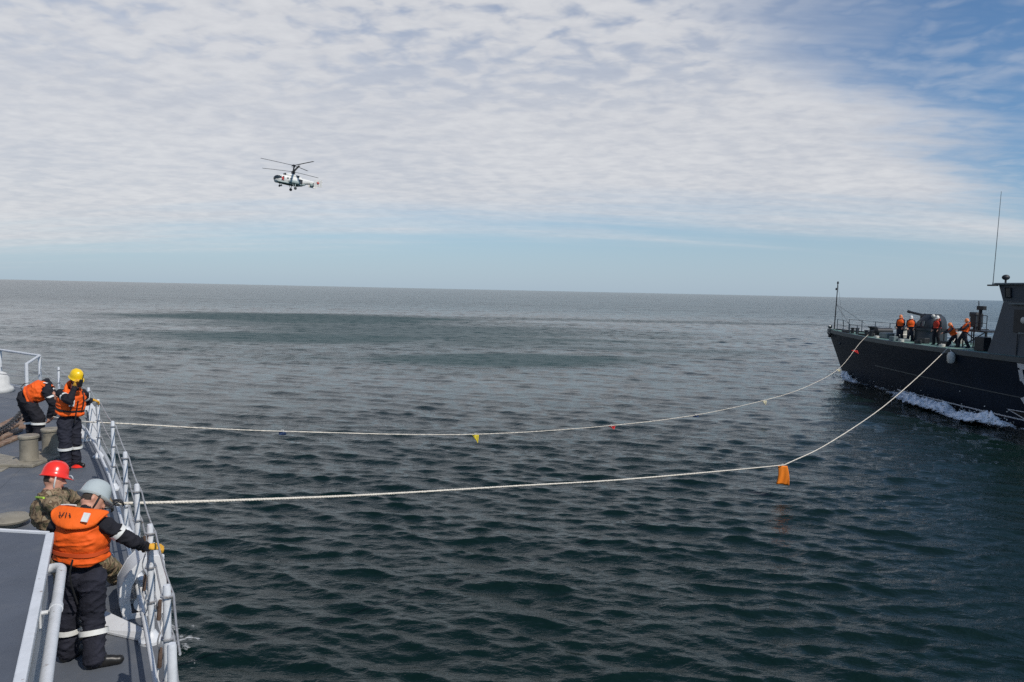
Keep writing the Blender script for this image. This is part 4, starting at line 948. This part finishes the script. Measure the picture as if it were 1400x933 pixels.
# breakwater bar behind the gun and pale drum
MB().box(S(13.9, -0.4, FZ+0.98), (0.08, 3.4, 0.16), (fh, fn, V((0,0,1)))).build('breakwater_rail', 'far_dark', far)
for b in (-1.9, -0.9, 0.1, 1.1): MB().tube([S(13.9, b, FZ), S(13.9, b, FZ+0.92)], 0.035, 6).build('stanchion', 'far_dark', far, smooth=True)
MB().lathe([(0.001, 0.0), (0.28, 0.02), (0.36, 0.2), (0.36, 0.55), (0.28, 0.75), (0.001, 0.78)], S(14.3, 0.4, FZ+0.1), n=18).build('fender_drum', 'far_white', far, smooth=True)
# side platform with director and rails, ahead of the bridge
pz = FZ + 1.05
pb = MB().box(S(16.6, 0.6, pz), (2.0, 1.8, 0.08), (fh, fn, V((0,0,1)))).build('platform', 'far_dark', far)
for s, b in ((15.8, 1.4), (15.8, -0.2), (17.5, 1.4), (16.6, 1.4)): MB().tube([S(s, b, FZ), S(s, b, pz)], 0.04, 6).build('platform_leg', 'far_dark', pb, smooth=True)
MB().tube([S(15.8, 1.4, FZ+0.1), S(17.5, 1.4, pz)], 0.03, 6).build('cross_brace', 'far_dark', pb, smooth=True)
MB().tube([S(17.5, 1.4, FZ+0.1), S(15.8, 1.4, pz)], 0.03, 6).build('cross_brace', 'far_dark', pb, smooth=True)
dr = MB(); c = S(15.75, 0.5, pz + 0.62); dr.box(c, (0.45, 0.55, 0.85), (fh, fn, V((0,0,1)))); dr.box(c + V((0,0,0.34)) + fh*0.12, (0.6, 0.36, 0.3), (fh, fn, V((0,0,1)))); dr.tube([S(15.75, 0.5, pz), S(15.75, 0.5, pz+0.2)], 0.18, 10); dr.build('gun_director', 'far_dark', far, bevel=0.05)
pt = MB(); q = S(16.45, 0.9, pz); pt.tube([q, q + V((0,0,1.45))], 0.10, 10); pt.box(q + V((0,0,1.38)) - fh*0.06, (0.5, 0.24, 0.24), (fh, fn, V((0,0,1)))); pt.tube([q + V((0,0,1.45)) + fh*0.15, q + V((0,0,1.8)) + fh*0.18], 0.03, 6); pt.build('signal_light_post', 'far_dark', far, bevel=0.03)
for s in (16.7, 17.1, 17.5): far_post(S(s, 1.4, pz), 0.95, 0.025)
for h in (0.95, 0.5): MB().tube([S(16.5, 1.4, pz+h), S(17.5, 1.4, pz+h)], 0.022, 6).build('guard_wire', 'far_dark', far, smooth=True)
# white fender on the side
fd_ = side_pt(17.6, 3.15) + fn*0.22
MB().lathe([(0.001, -0.34), (0.14, -0.31), (0.21, -0.18), (0.22, 0.12), (0.16, 0.28), (0.05, 0.34), (0.001, 0.35)], fd_, n=18).build('fender', 'far_white', far, smooth=True)
MB().tube([fd_ + V((0,0,0.33)), side_pt(17.6, 3.58) + fn*0.08], 0.02, 6).build('fender_lanyard', 'far_white', far, smooth=True)
# bridge house: sloping lower front, overhanging windows
hw = 3.3
def house(s_list):
    m = MB(); m.rings([[S(f, hw_, z), S(f, -hw_, z), S(36, -hw_, z), S(36, hw_, z)] for f, hw_, z in s_list]); return m
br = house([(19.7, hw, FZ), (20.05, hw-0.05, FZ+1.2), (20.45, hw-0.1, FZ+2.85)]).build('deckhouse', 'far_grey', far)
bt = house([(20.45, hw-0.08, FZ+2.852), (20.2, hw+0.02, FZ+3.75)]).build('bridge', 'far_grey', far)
MB().prism([S(20.05, hw+0.2, FZ+3.752), S(20.05, -hw-0.2, FZ+3.752), S(36, -hw-0.2, FZ+3.752), S(36, hw+0.2, FZ+3.752)], (0,0,0.10)).build('bridge_roof', 'far_mid', far, bevel=0.03)
for k in range(5):
    b0 = 2.9 - k*1.25; c = [S(20.35, b0, FZ+3.02), S(20.35, b0-0.95, FZ+3.02), S(20.22, b0-0.95, FZ+3.6), S(20.22, b0, FZ+3.6)]
    MB().prism([p + fh*0.025 for p in c], fh*0.02).build('window', 'glass_dark', bt)
for s0, s1_, m_ in ((20.65, 21.0, 'glass_dark'), (22.0, 23.0, 'window_brown'), (24.0, 25.0, 'glass_dark')):
    c = [S(s0, hw-0.02, FZ+3.08), S(s1_, hw-0.02, FZ+3.08), S(s1_, hw+0.03, FZ+3.58), S(s0, hw+0.03, FZ+3.58)]
    w_ = MB().prism(c, fn*0.02).build('window', m_, bt)
    MB().tube([p + fn*0.025 for p in c + c[:1]], 0.035, 6).build('window_frame', 'far_dark', w_)
rc = [S(21.3, hw-0.03, FZ+1.25), S(25.0, hw-0.03, FZ+1.25), S(25.0, hw-0.03, FZ+2.45), S(21.3, hw-0.03, FZ+2.45)]
nm = MB().prism(rc, fn*0.05).build('recess_panel', 'far_dark', br)  # dark-coloured sheet added in place of a recessed panel in the house side
MB().lathe([(0.001, 0), (0.17, 0), (0.17, 0.10), (0.12, 0.14), (0.001, 0.15)], S(22.0, hw+0.03, FZ+1.9), (fh, V((0,0,1)), fn), 20).build('side_lamp', 'far_white', br, smooth=True)
MB().box(S(24.2, hw+0.02, FZ+1.22), (5.0, 0.14, 0.06), (fh, fn, V((0,0,1)))).build('rain_ledge', 'far_mid', br)
MB().box(S(24.2, hw+0.02, FZ+2.75), (6.4, 0.18, 0.07), (fh, fn, V((0,0,1)))).build('rain_ledge', 'far_mid', br)
for s in (21.6, 23.0): MB().tube([S(s, hw+0.02, FZ+0.02), S(s, hw+0.02, FZ+1.15)], 0.025, 6).build('pipe', 'far_dark', br, smooth=True)
# searchlight and whip aerial on the bridge front
q = S(20.5, hw-0.1, FZ+3.85); sl = MB(); sl.tube([q, q + V((0,0,0.18))], 0.05, 8); sl.ell(q + V((0,0,0.30)), (0.20, 0.16, 0.15)); sl.build('searchlight', 'far_dark', far, smooth=True)
q = S(20.05, hw+0.25, FZ+3.72); MB().box(q, (0.5, 0.25, 0.08), (fh, fn, V((0,0,1)))).build('aerial_bracket', 'far_dark', far)
wt = at(1369, 262, q.y)
wh = MB(); wh.tube([q, q.lerp(wt, 0.04), q.lerp(wt, 0.5), wt], [0.05, 0.022, 0.018, 0.012], 7); wh.build('whip_aerial', 'far_mid', far, smooth=True)
for s in (22.2, 22.8): MB().tube([S(s, 2.6, FZ+3.85), S(s, 2.6, FZ+4.12)], 0.04, 6).build('roof_fitting', 'far_mid', far, smooth=True)

# --- crew of the far ship
def far_person(px, py, label, yaw, h=1.74, pose='stand', vest='orange_vest', helmet='helmet_orange', cloth='navy_faded', group=None, reach=None):
    g = onz(px, py, FZ+0.012); k = h/1.78; f = V((math.sin(yaw), math.cos(yaw), 0)); r = V((f.y, -f.x, 0)); Zv = V((0,0,1))
    def q(x, y, z): return g + (r*x + f*y + Zv*z)*k
    le, fo = (0.0, 0.0) if pose == 'stand' else ((0.0, -0.12) if pose == 'haul' else (0.0, 0.22))
    dz = 0 if pose == 'stand' else (-0.10 if pose == 'haul' else -0.25)
    J = dict(pel=q(0, 0, 0.95+dz), chest=q(0, fo*0.8, 1.28+dz), neck=q(0, fo*1.1, 1.49+dz), head=q(0, fo*1.15+0.03, 1.63+dz))
    for S_, s in (('L', -1), ('R', 1)):
        J['sh'+S_] = q(0.19*s, fo, 1.43+dz); J['hip'+S_] = q(0.09*s, 0, 0.92+dz)
        st = 0.06 if pose == 'stand' else 0.22
        J['kn'+S_] = q(0.11*s, 0.08 + st*s*0.6, 0.50+dz*0.5); J['an'+S_] = q(0.13*s, st*s, 0.09); J['toe'+S_] = q(0.15*s, st*s + 0.17, 0.045)
        if pose == 'stand': J['el'+S_] = q(0.25*s, 0.02, 1.15); J['wr'+S_] = q(0.20*s, 0.17, 0.95)
        else:
            J['el'+S_] = q(0.25*s, fo + 0.20, 1.22+dz); J['wr'+S_] = q(0.07*s, fo + 0.46, 1.12+dz)
    return person(label, J, f, f, cloth=cloth, helmet=helmet, vest=vest, vox=0.026, group=group, glove='skin', bands=False, bulk=1.06)
far_person(1230, 466, 'person in orange life vest and orange helmet standing beside the white ventilator', R(-135), 1.75, helmet='helmet_orange')
far_person(1244, 467, 'person in orange life vest and pale helmet standing before the gun barrel', R(-150), 1.72, helmet='helmet_white')
far_person(1280, 472, 'person in dark clothes, red vest and white helmet standing against the gun turret', R(-110), 1.84, vest='red_vest', helmet='helmet_white', cloth='navy_cloth')
far_person(1304, 474, 'crouching person in orange vest hauling the thicker rope on the dark ship', R(-75), 1.66, pose='crouch', vest='orange_vest', helmet='helmet_orange')
far_person(1317, 476, 'standing person in orange vest hauling the thicker rope ahead of the director', R(-80), 1.86, pose='haul', vest='orange_vest', helmet='helmet_orange')

# ================================================================== HELICOPTER
HC = at(400, 248, 185.0)
heli = thing('helicopter', 'white and grey twin rotor helicopter flying above the sea', 'helicopter', HC)
ya = R(-72); hfw = V((math.sin(ya), math.cos(ya)*-0.45, -0.075)).normalized()       # nose to the left, a little towards us, dipped
hfw = V((-0.80, -0.59, 0.09)).normalized(); hrt = hfw.cross(V((0,0,1))).normalized(); hup = hrt.cross(hfw).normalized()
HK = 0.95
def Hp(f, r, u): return HC + (hfw*f + hrt*r + hup*u)*HK
def hloft(st, name, m, parent=heli, n=24, e=0.75, **k):
    b = MB(); b.rings([[Hp(f, w*math.copysign(abs(math.cos(a))**e, math.cos(a)), u + h*math.copysign(abs(math.sin(a))**e, math.sin(a))) for a in [2*math.pi*j/n for j in range(n)]] for f, w, u, h in st])
    return b.build(name, m, parent, smooth=True, angle=50)
body = hloft([(4.9, 0.25, -0.25, 0.3), (4.6, 0.75, -0.2, 0.75), (4.0, 1.05, -0.05, 1.0), (3.0, 1.2, 0.05, 1.12), (1.5, 1.25, 0.1, 1.15), (-1.0, 1.25, 0.12, 1.12), (-2.4, 1.1, 0.2, 0.98), (-3.6, 0.7, 0.42, 0.66), (-5.2, 0.42, 0.55, 0.45), (-6.2, 0.3, 0.6, 0.34)], 'fuselage', 'heli_white')
hloft([(4.2, 0.9, -0.75, 0.34), (3.0, 1.15, -0.82, 0.34), (0.5, 1.27, -0.80, 0.36), (-1.5, 1.27, -0.75, 0.36), (-2.6, 0.95, -0.60, 0.26), (-3.4, 0.5, -0.40, 0.14)], 'belly', 'heli_grey')
hloft([(2.9, 0.7, -1.06, 0.12), (0.5, 0.95, -1.10, 0.14), (-1.4, 0.95, -1.04, 0.14), (-2.6, 0.55, -0.82, 0.1)], 'keel_panel', 'heli_keel')
hloft([(4.98, 0.3, -0.12, 0.3), (4.62, 0.79, 0.02, 0.60), (4.1, 1.06, 0.12, 0.72), (3.55, 1.14, 0.22, 0.72), (3.3, 1.16, 0.28, 0.62)], 'windscreen', 'glass_dark')
hloft([(4.7, 0.35, -0.85, 0.22), (4.3, 0.45, -0.9, 0.28), (3.8, 0.4, -0.92, 0.25)], 'radome', 'heli_white')
cowl = hloft([(2.2, 0.5, 1.25, 0.30), (1.9, 0.85, 1.3, 0.42), (0.6, 0.9, 1.36, 0.46), (-1.0, 0.8, 1.30, 0.40), (-2.2, 0.4, 1.05, 0.25)], 'engine_cowling', 'heli_white')
for s in (-1, 1):
    MB().lathe([(0.001, 0), (0.24, 0), (0.30, 0.12), (0.30, 0.3), (0.001, 0.31)], Hp(2.05, 0.45*s, 1.4), (hrt, hup, hfw), 16).build('engine_intake', 'heli_dark', cowl, smooth=True)
    MB().tube([Hp(-0.9, 0.6*s, 1.32), Hp(-1.3, 1.0*s, 1.30)], 0.24, 12).build('exhaust', 'heli_dark', cowl, smooth=True)
side = 1 if hrt.dot(V((0,0,CZ)) - HC) > 0 else -1                                   # the side seen from the ship
MB().prism([Hp(-1.3, 1.265*side, -0.55), Hp(-2.25, 1.14*side, -0.55), Hp(-2.25, 1.14*side, 0.62), Hp(-1.3, 1.265*side, 0.62)], hrt*side*0.03).build('cabin_door_opening', 'heli_dark', body)
MB().prism([Hp(3.3, 1.18*side, -0.35), Hp(2.65, 1.22*side, -0.35), Hp(2.65, 1.22*side, 0.65), Hp(3.1, 1.19*side, 0.65)], hrt*side*0.04).build('cockpit_window', 'glass_dark', body)
MB().prism([Hp(3.35, 1.20*side, 0.2), Hp(2.9, 1.23*side, -0.4), Hp(2.75, 1.23*side, -0.4), Hp(2.95, 1.22*side, 0.6)], hrt*side*0.05).build('door_stripe', 'heli_red', body)
for f in (1.7, 0.9): MB().lathe([(0.001, 0), (0.2, 0), (0.2, 0.03), (0.001, 0.04)], Hp(f, 1.25*side, 0.35), (hfw, hup, hrt*side), 14).build('porthole', 'glass_dark', body)
for s in (-1, 1): hloft([(1.4, 0.22, -0.35, 0.3), (0.9, 0.3, -0.35, 0.42), (-1.0, 0.3, -0.35, 0.42), (-1.5, 0.2, -0.35, 0.3)], 'float_pannier', 'heli_grey').location += hrt*1.3*s
# tail: horizontal plane with two fins
tpn = MB(); tpn.box(Hp(-5.9, 0, 0.55), (1.0, 3.6, 0.12), (hfw, hrt, hup)); tpn.build('tailplane', 'heli_white', heli, bevel=0.03)
for s in (-1, 1):
    r_ = 1.8*s; fin = MB(); fin.prism([Hp(-5.1, r_, -0.45), Hp(-5.0, r_+0.12*s, 0.2), Hp(-5.4, r_+0.2*s, 1.35), Hp(-6.9, r_+0.2*s, 1.35), Hp(-7.0, r_, -0.45)], hrt*0.12)
    fo = fin.build('tail_fin', 'heli_white', heli, bevel=0.03)
    rd_ = MB(); rd_.prism([Hp(-7.02, r_, -0.45), Hp(-6.92, r_+0.2*s, 1.35), Hp(-7.25, r_+0.2*s, 1.3), Hp(-7.35, r_, -0.4)], hrt*0.10); rd_.build('rudder', 'heli_white', fo)
    if s == side:
        star = []
        for k in range(10):
            a = math.pi/2 + k*math.pi/5; rr_ = 0.42 if k % 2 == 0 else 0.17; star.append(Hp(-6.15 + rr_*math.cos(a), r_ + 0.19*s, 0.50 + rr_*math.sin(a)))
        MB().prism(star, hrt*side*0.10).build('star_emblem', 'heli_red', fo)
MB().box(Hp(-5.2, 0.25*side, -0.05), (1.1, 0.6, 0.7), (hfw, hrt, hup)).build('tail_fairing', 'heli_grey', heli, bevel=0.15)
# undercarriage
for f, r_, wr_ in ((3.1, 0.7, 0.24), (3.1, -0.7, 0.24), (-0.3, 1.75, 0.36), (-0.3, -1.75, 0.36)):
    a, b = Hp(f, r_*0.75, -0.8), Hp(f, r_, -2.0 if abs(f) < 1 else -1.75)
    lg = MB().tube([a, b], 0.09, 8).build('landing_leg', 'heli_grey', heli, smooth=True)
    wq = MB(); wq.tube([b - hrt*0.12, b + hrt*0.12], wr_, 18); wq.build('wheel', 'heli_dark', lg, bevel=0.05)
    if abs(f) < 1: MB().tube([Hp(f+0.9, r_*0.7, -0.6), b], 0.05, 6).build('strut', 'heli_grey', lg, smooth=True)
# coaxial rotors: a shared mast, two hubs with three blades each
mast = MB().tube([Hp(0.0, 0, 1.6), Hp(0.0, 0, 4.3)], [0.26, 0.14], 12).build('rotor_mast', 'heli_dark', heli, smooth=True)
cowl2 = MB().lathe([(0.55, 1.5), (0.42, 1.95), (0.30, 2.2), (0.001, 2.2)], Hp(0, 0, 0), (hrt, hfw, hup), 18).build('mast_fairing', 'heli_dark', heli, smooth=True)
def rotor(u, phases, cone):
    hb_ = MB(); hb_.lathe([(0.001, -0.2), (0.42, -0.16), (0.46, 0.05), (0.3, 0.22), (0.001, 0.24)], Hp(0, 0, u), (hrt, hfw, hup), 16)
    hub = hb_.build('rotor_hub', 'heli_dark', heli, smooth=True)
    for ph in phases:
        d = (hrt*math.cos(ph) + hfw*math.sin(ph)); t = hup.cross(d); b = MB(); rs = []
        for x in np.linspace(0.35, 7.95, 12):
            c = Hp(0, 0, u) + d*x + hup*(cone*x - 0.006*x*x*0.3); w_ = 0.10 if x < 0.9 else 0.27; h_ = 0.09 if x < 0.9 else 0.035
            rs.append([c - t*w_, c - t*w_*0.4 + hup*h_, c + t*w_*0.5 + hup*h_, c + t*w_, c + t*w_*0.3 - hup*h_*0.6, c - t*w_*0.6 - hup*h_*0.6])
        b.rings(rs); b.build('rotor_blade', 'heli_dark', hub, smooth=True)
    for k in range(3):
        d = (hrt*math.cos(phases[k]) + hfw*math.sin(phases[k])); MB().tube([Hp(0, 0, u-0.6) + d*0.35, Hp(0, 0, u-0.05) + d*0.55], 0.05, 6).build('pitch_rod', 'heli_dark', hub, smooth=True)
HPH = (R(50), R(50+120), R(50+240))
rotor(2.45, HPH, 0.05)
rotor(4.1, (R(75), R(75+120), R(75+240)), 0.075)

# ================================================================== FOAM
mf = bpy.data.materials.new('foam'); mf.use_nodes = True; N_, L_ = mf.node_tree.nodes, mf.node_tree.links
b_ = N_['Principled BSDF']; b_.inputs['Base Color'].default_value = (0.90, 0.91, 0.92, 1); b_.inputs['Roughness'].default_value = 0.8
b_.inputs['Subsurface Weight'].default_value = 0.0
at_ = N_.new('ShaderNodeAttribute'); at_.attribute_name = 'cover'; g_ = N_.new('ShaderNodeNewGeometry')
n1 = N_.new('ShaderNodeTexNoise'); n1.inputs['Scale'].default_value = 3.4; n1.inputs['Detail'].default_value = 7; n1.inputs['Roughness'].default_value = 0.68; L_.new(g_.outputs['Position'], n1.inputs['Vector'])
m1 = N_.new('ShaderNodeMath'); m1.operation = 'ADD'; L_.new(n1.outputs['Fac'], m1.inputs[0]); L_.new(at_.outputs['Fac'], m1.inputs[1])
m2 = N_.new('ShaderNodeMapRange'); L_.new(m1.outputs[0], m2.inputs[0]); m2.inputs[1].default_value = 0.86; m2.inputs[2].default_value = 1.04; L_.new(m2.outputs[0], b_.inputs['Alpha'])
M['foam'] = mf
def foam(name, base_line, inner_n, width_f, height_f, cover_f, nu, nv, label_stuff, seed):
    """a breaking ridge of water along base_line; widths and heights vary along it"""
    vs = []; cov = []; fs = []
    for i in range(nu+1):
        t = i/nu; p, n = base_line(t); w, h, c = width_f(t), height_f(t), cover_f(t)
        for j in range(nv+1):
            v = j/nv; q = p + n*(w*v - 0.12)
            prof = max(0.0, math.sin(math.pi*min(1, v*1.02)**0.75))
            f1 = noise.fractal(V((q.x*1.1, q.y*1.1, seed)), 0.9, 2.0, 5); f2 = noise.fractal(V((q.x*4.0, q.y*4.0, seed+5)), 0.8, 2.0, 4)
            z = h*prof*(0.75 + 0.9*f1) + h*0.42*f2*prof + 0.05
            vs.append(V((q.x, q.y, max(0.04, z)))); cov.append(c*(1 - abs(2*v-0.85)**2.2*0.8) + 0.12*f1)
    for i in range(nu):
        for j in range(nv): a = i*(nv+1)+j; fs.append((a, a+1, a+nv+2, a+nv+1))
    mb = MB(); mb.add(vs, fs); me = mb.mesh(V((0,0,0)), name); o = finish(name, me, 'foam', None, smooth='all')
    at2 = me.attributes.new('cover', 'FLOAT', 'POINT'); at2.data.foreach_set('value', cov)
    o['kind'] = 'stuff'; o['label'] = label_stuff; o['category'] = 'foam'; return o
def wl_line(t):
    s = 0.2 + t*26; u = s/LEN; p = S(s + 2.6*(1-u), bdk(s)*0.82 + 0.02, 0); return p + fn*(0.15 + 2.6*max(0, t-0.42)), fn
E_ = lambda t, c, w: math.exp(-((t-c)/w)**2)
foam('bow_wave', wl_line, None, lambda t: 0.35 + 0.9*E_(t, 0.10, 0.10) + 2.0*E_(t, 0.52, 0.20) + 1.5*E_(t, 0.76, 0.09),
     lambda t: 0.50*E_(t, 0.03, 0.07) + 0.12 + 0.34*E_(t, 0.50, 0.18) + 0.42*E_(t, 0.78, 0.05),
     lambda t: 0.20 + 0.46*E_(t, 0.04, 0.10) + 0.50*E_(t, 0.55, 0.24) + 0.35*E_(t, 0.77, 0.07) - 0.30*max(0, (t-0.86)/0.14), 520, 34, 'white foaming bow wave breaking along the dark hull', 3.0)
random.seed(11); sp_ = MB()
for _ in range(420):
    t = min(1, max(0, random.choice([random.gauss(0.05, 0.05), random.gauss(0.55, 0.14), random.gauss(0.78, 0.035)]))); p, n = wl_line(t)
    q = p + n*random.uniform(0.1, 1.5) + V((0,0,0.2 + abs(random.gauss(0, 0.28)))); r_ = random.uniform(0.012, 0.04)
    sp_.ell(q, (r_*1.3, r_, r_*0.9), None, 6, 4)
sp_ = sp_.build('spray', 'far_white', smooth='all'); tag(sp_, 'white spray thrown up by the bow wave', 'spray', kind='stuff')
def near_line(t):
    s = t*16; p = posts[0].lerp(posts[0], 0) + HD*(s+1.0) + HN*0.55; p = V((p.x, p.y, 0)); return p, HN
foam('hull_wash', near_line, None, lambda t: 1.5, lambda t: 0.10, lambda t: 0.02 + 0.26*E_(t, 0.5, 0.2), 200, 20, 'pale wash of foam along the grey ship side', 9.0)
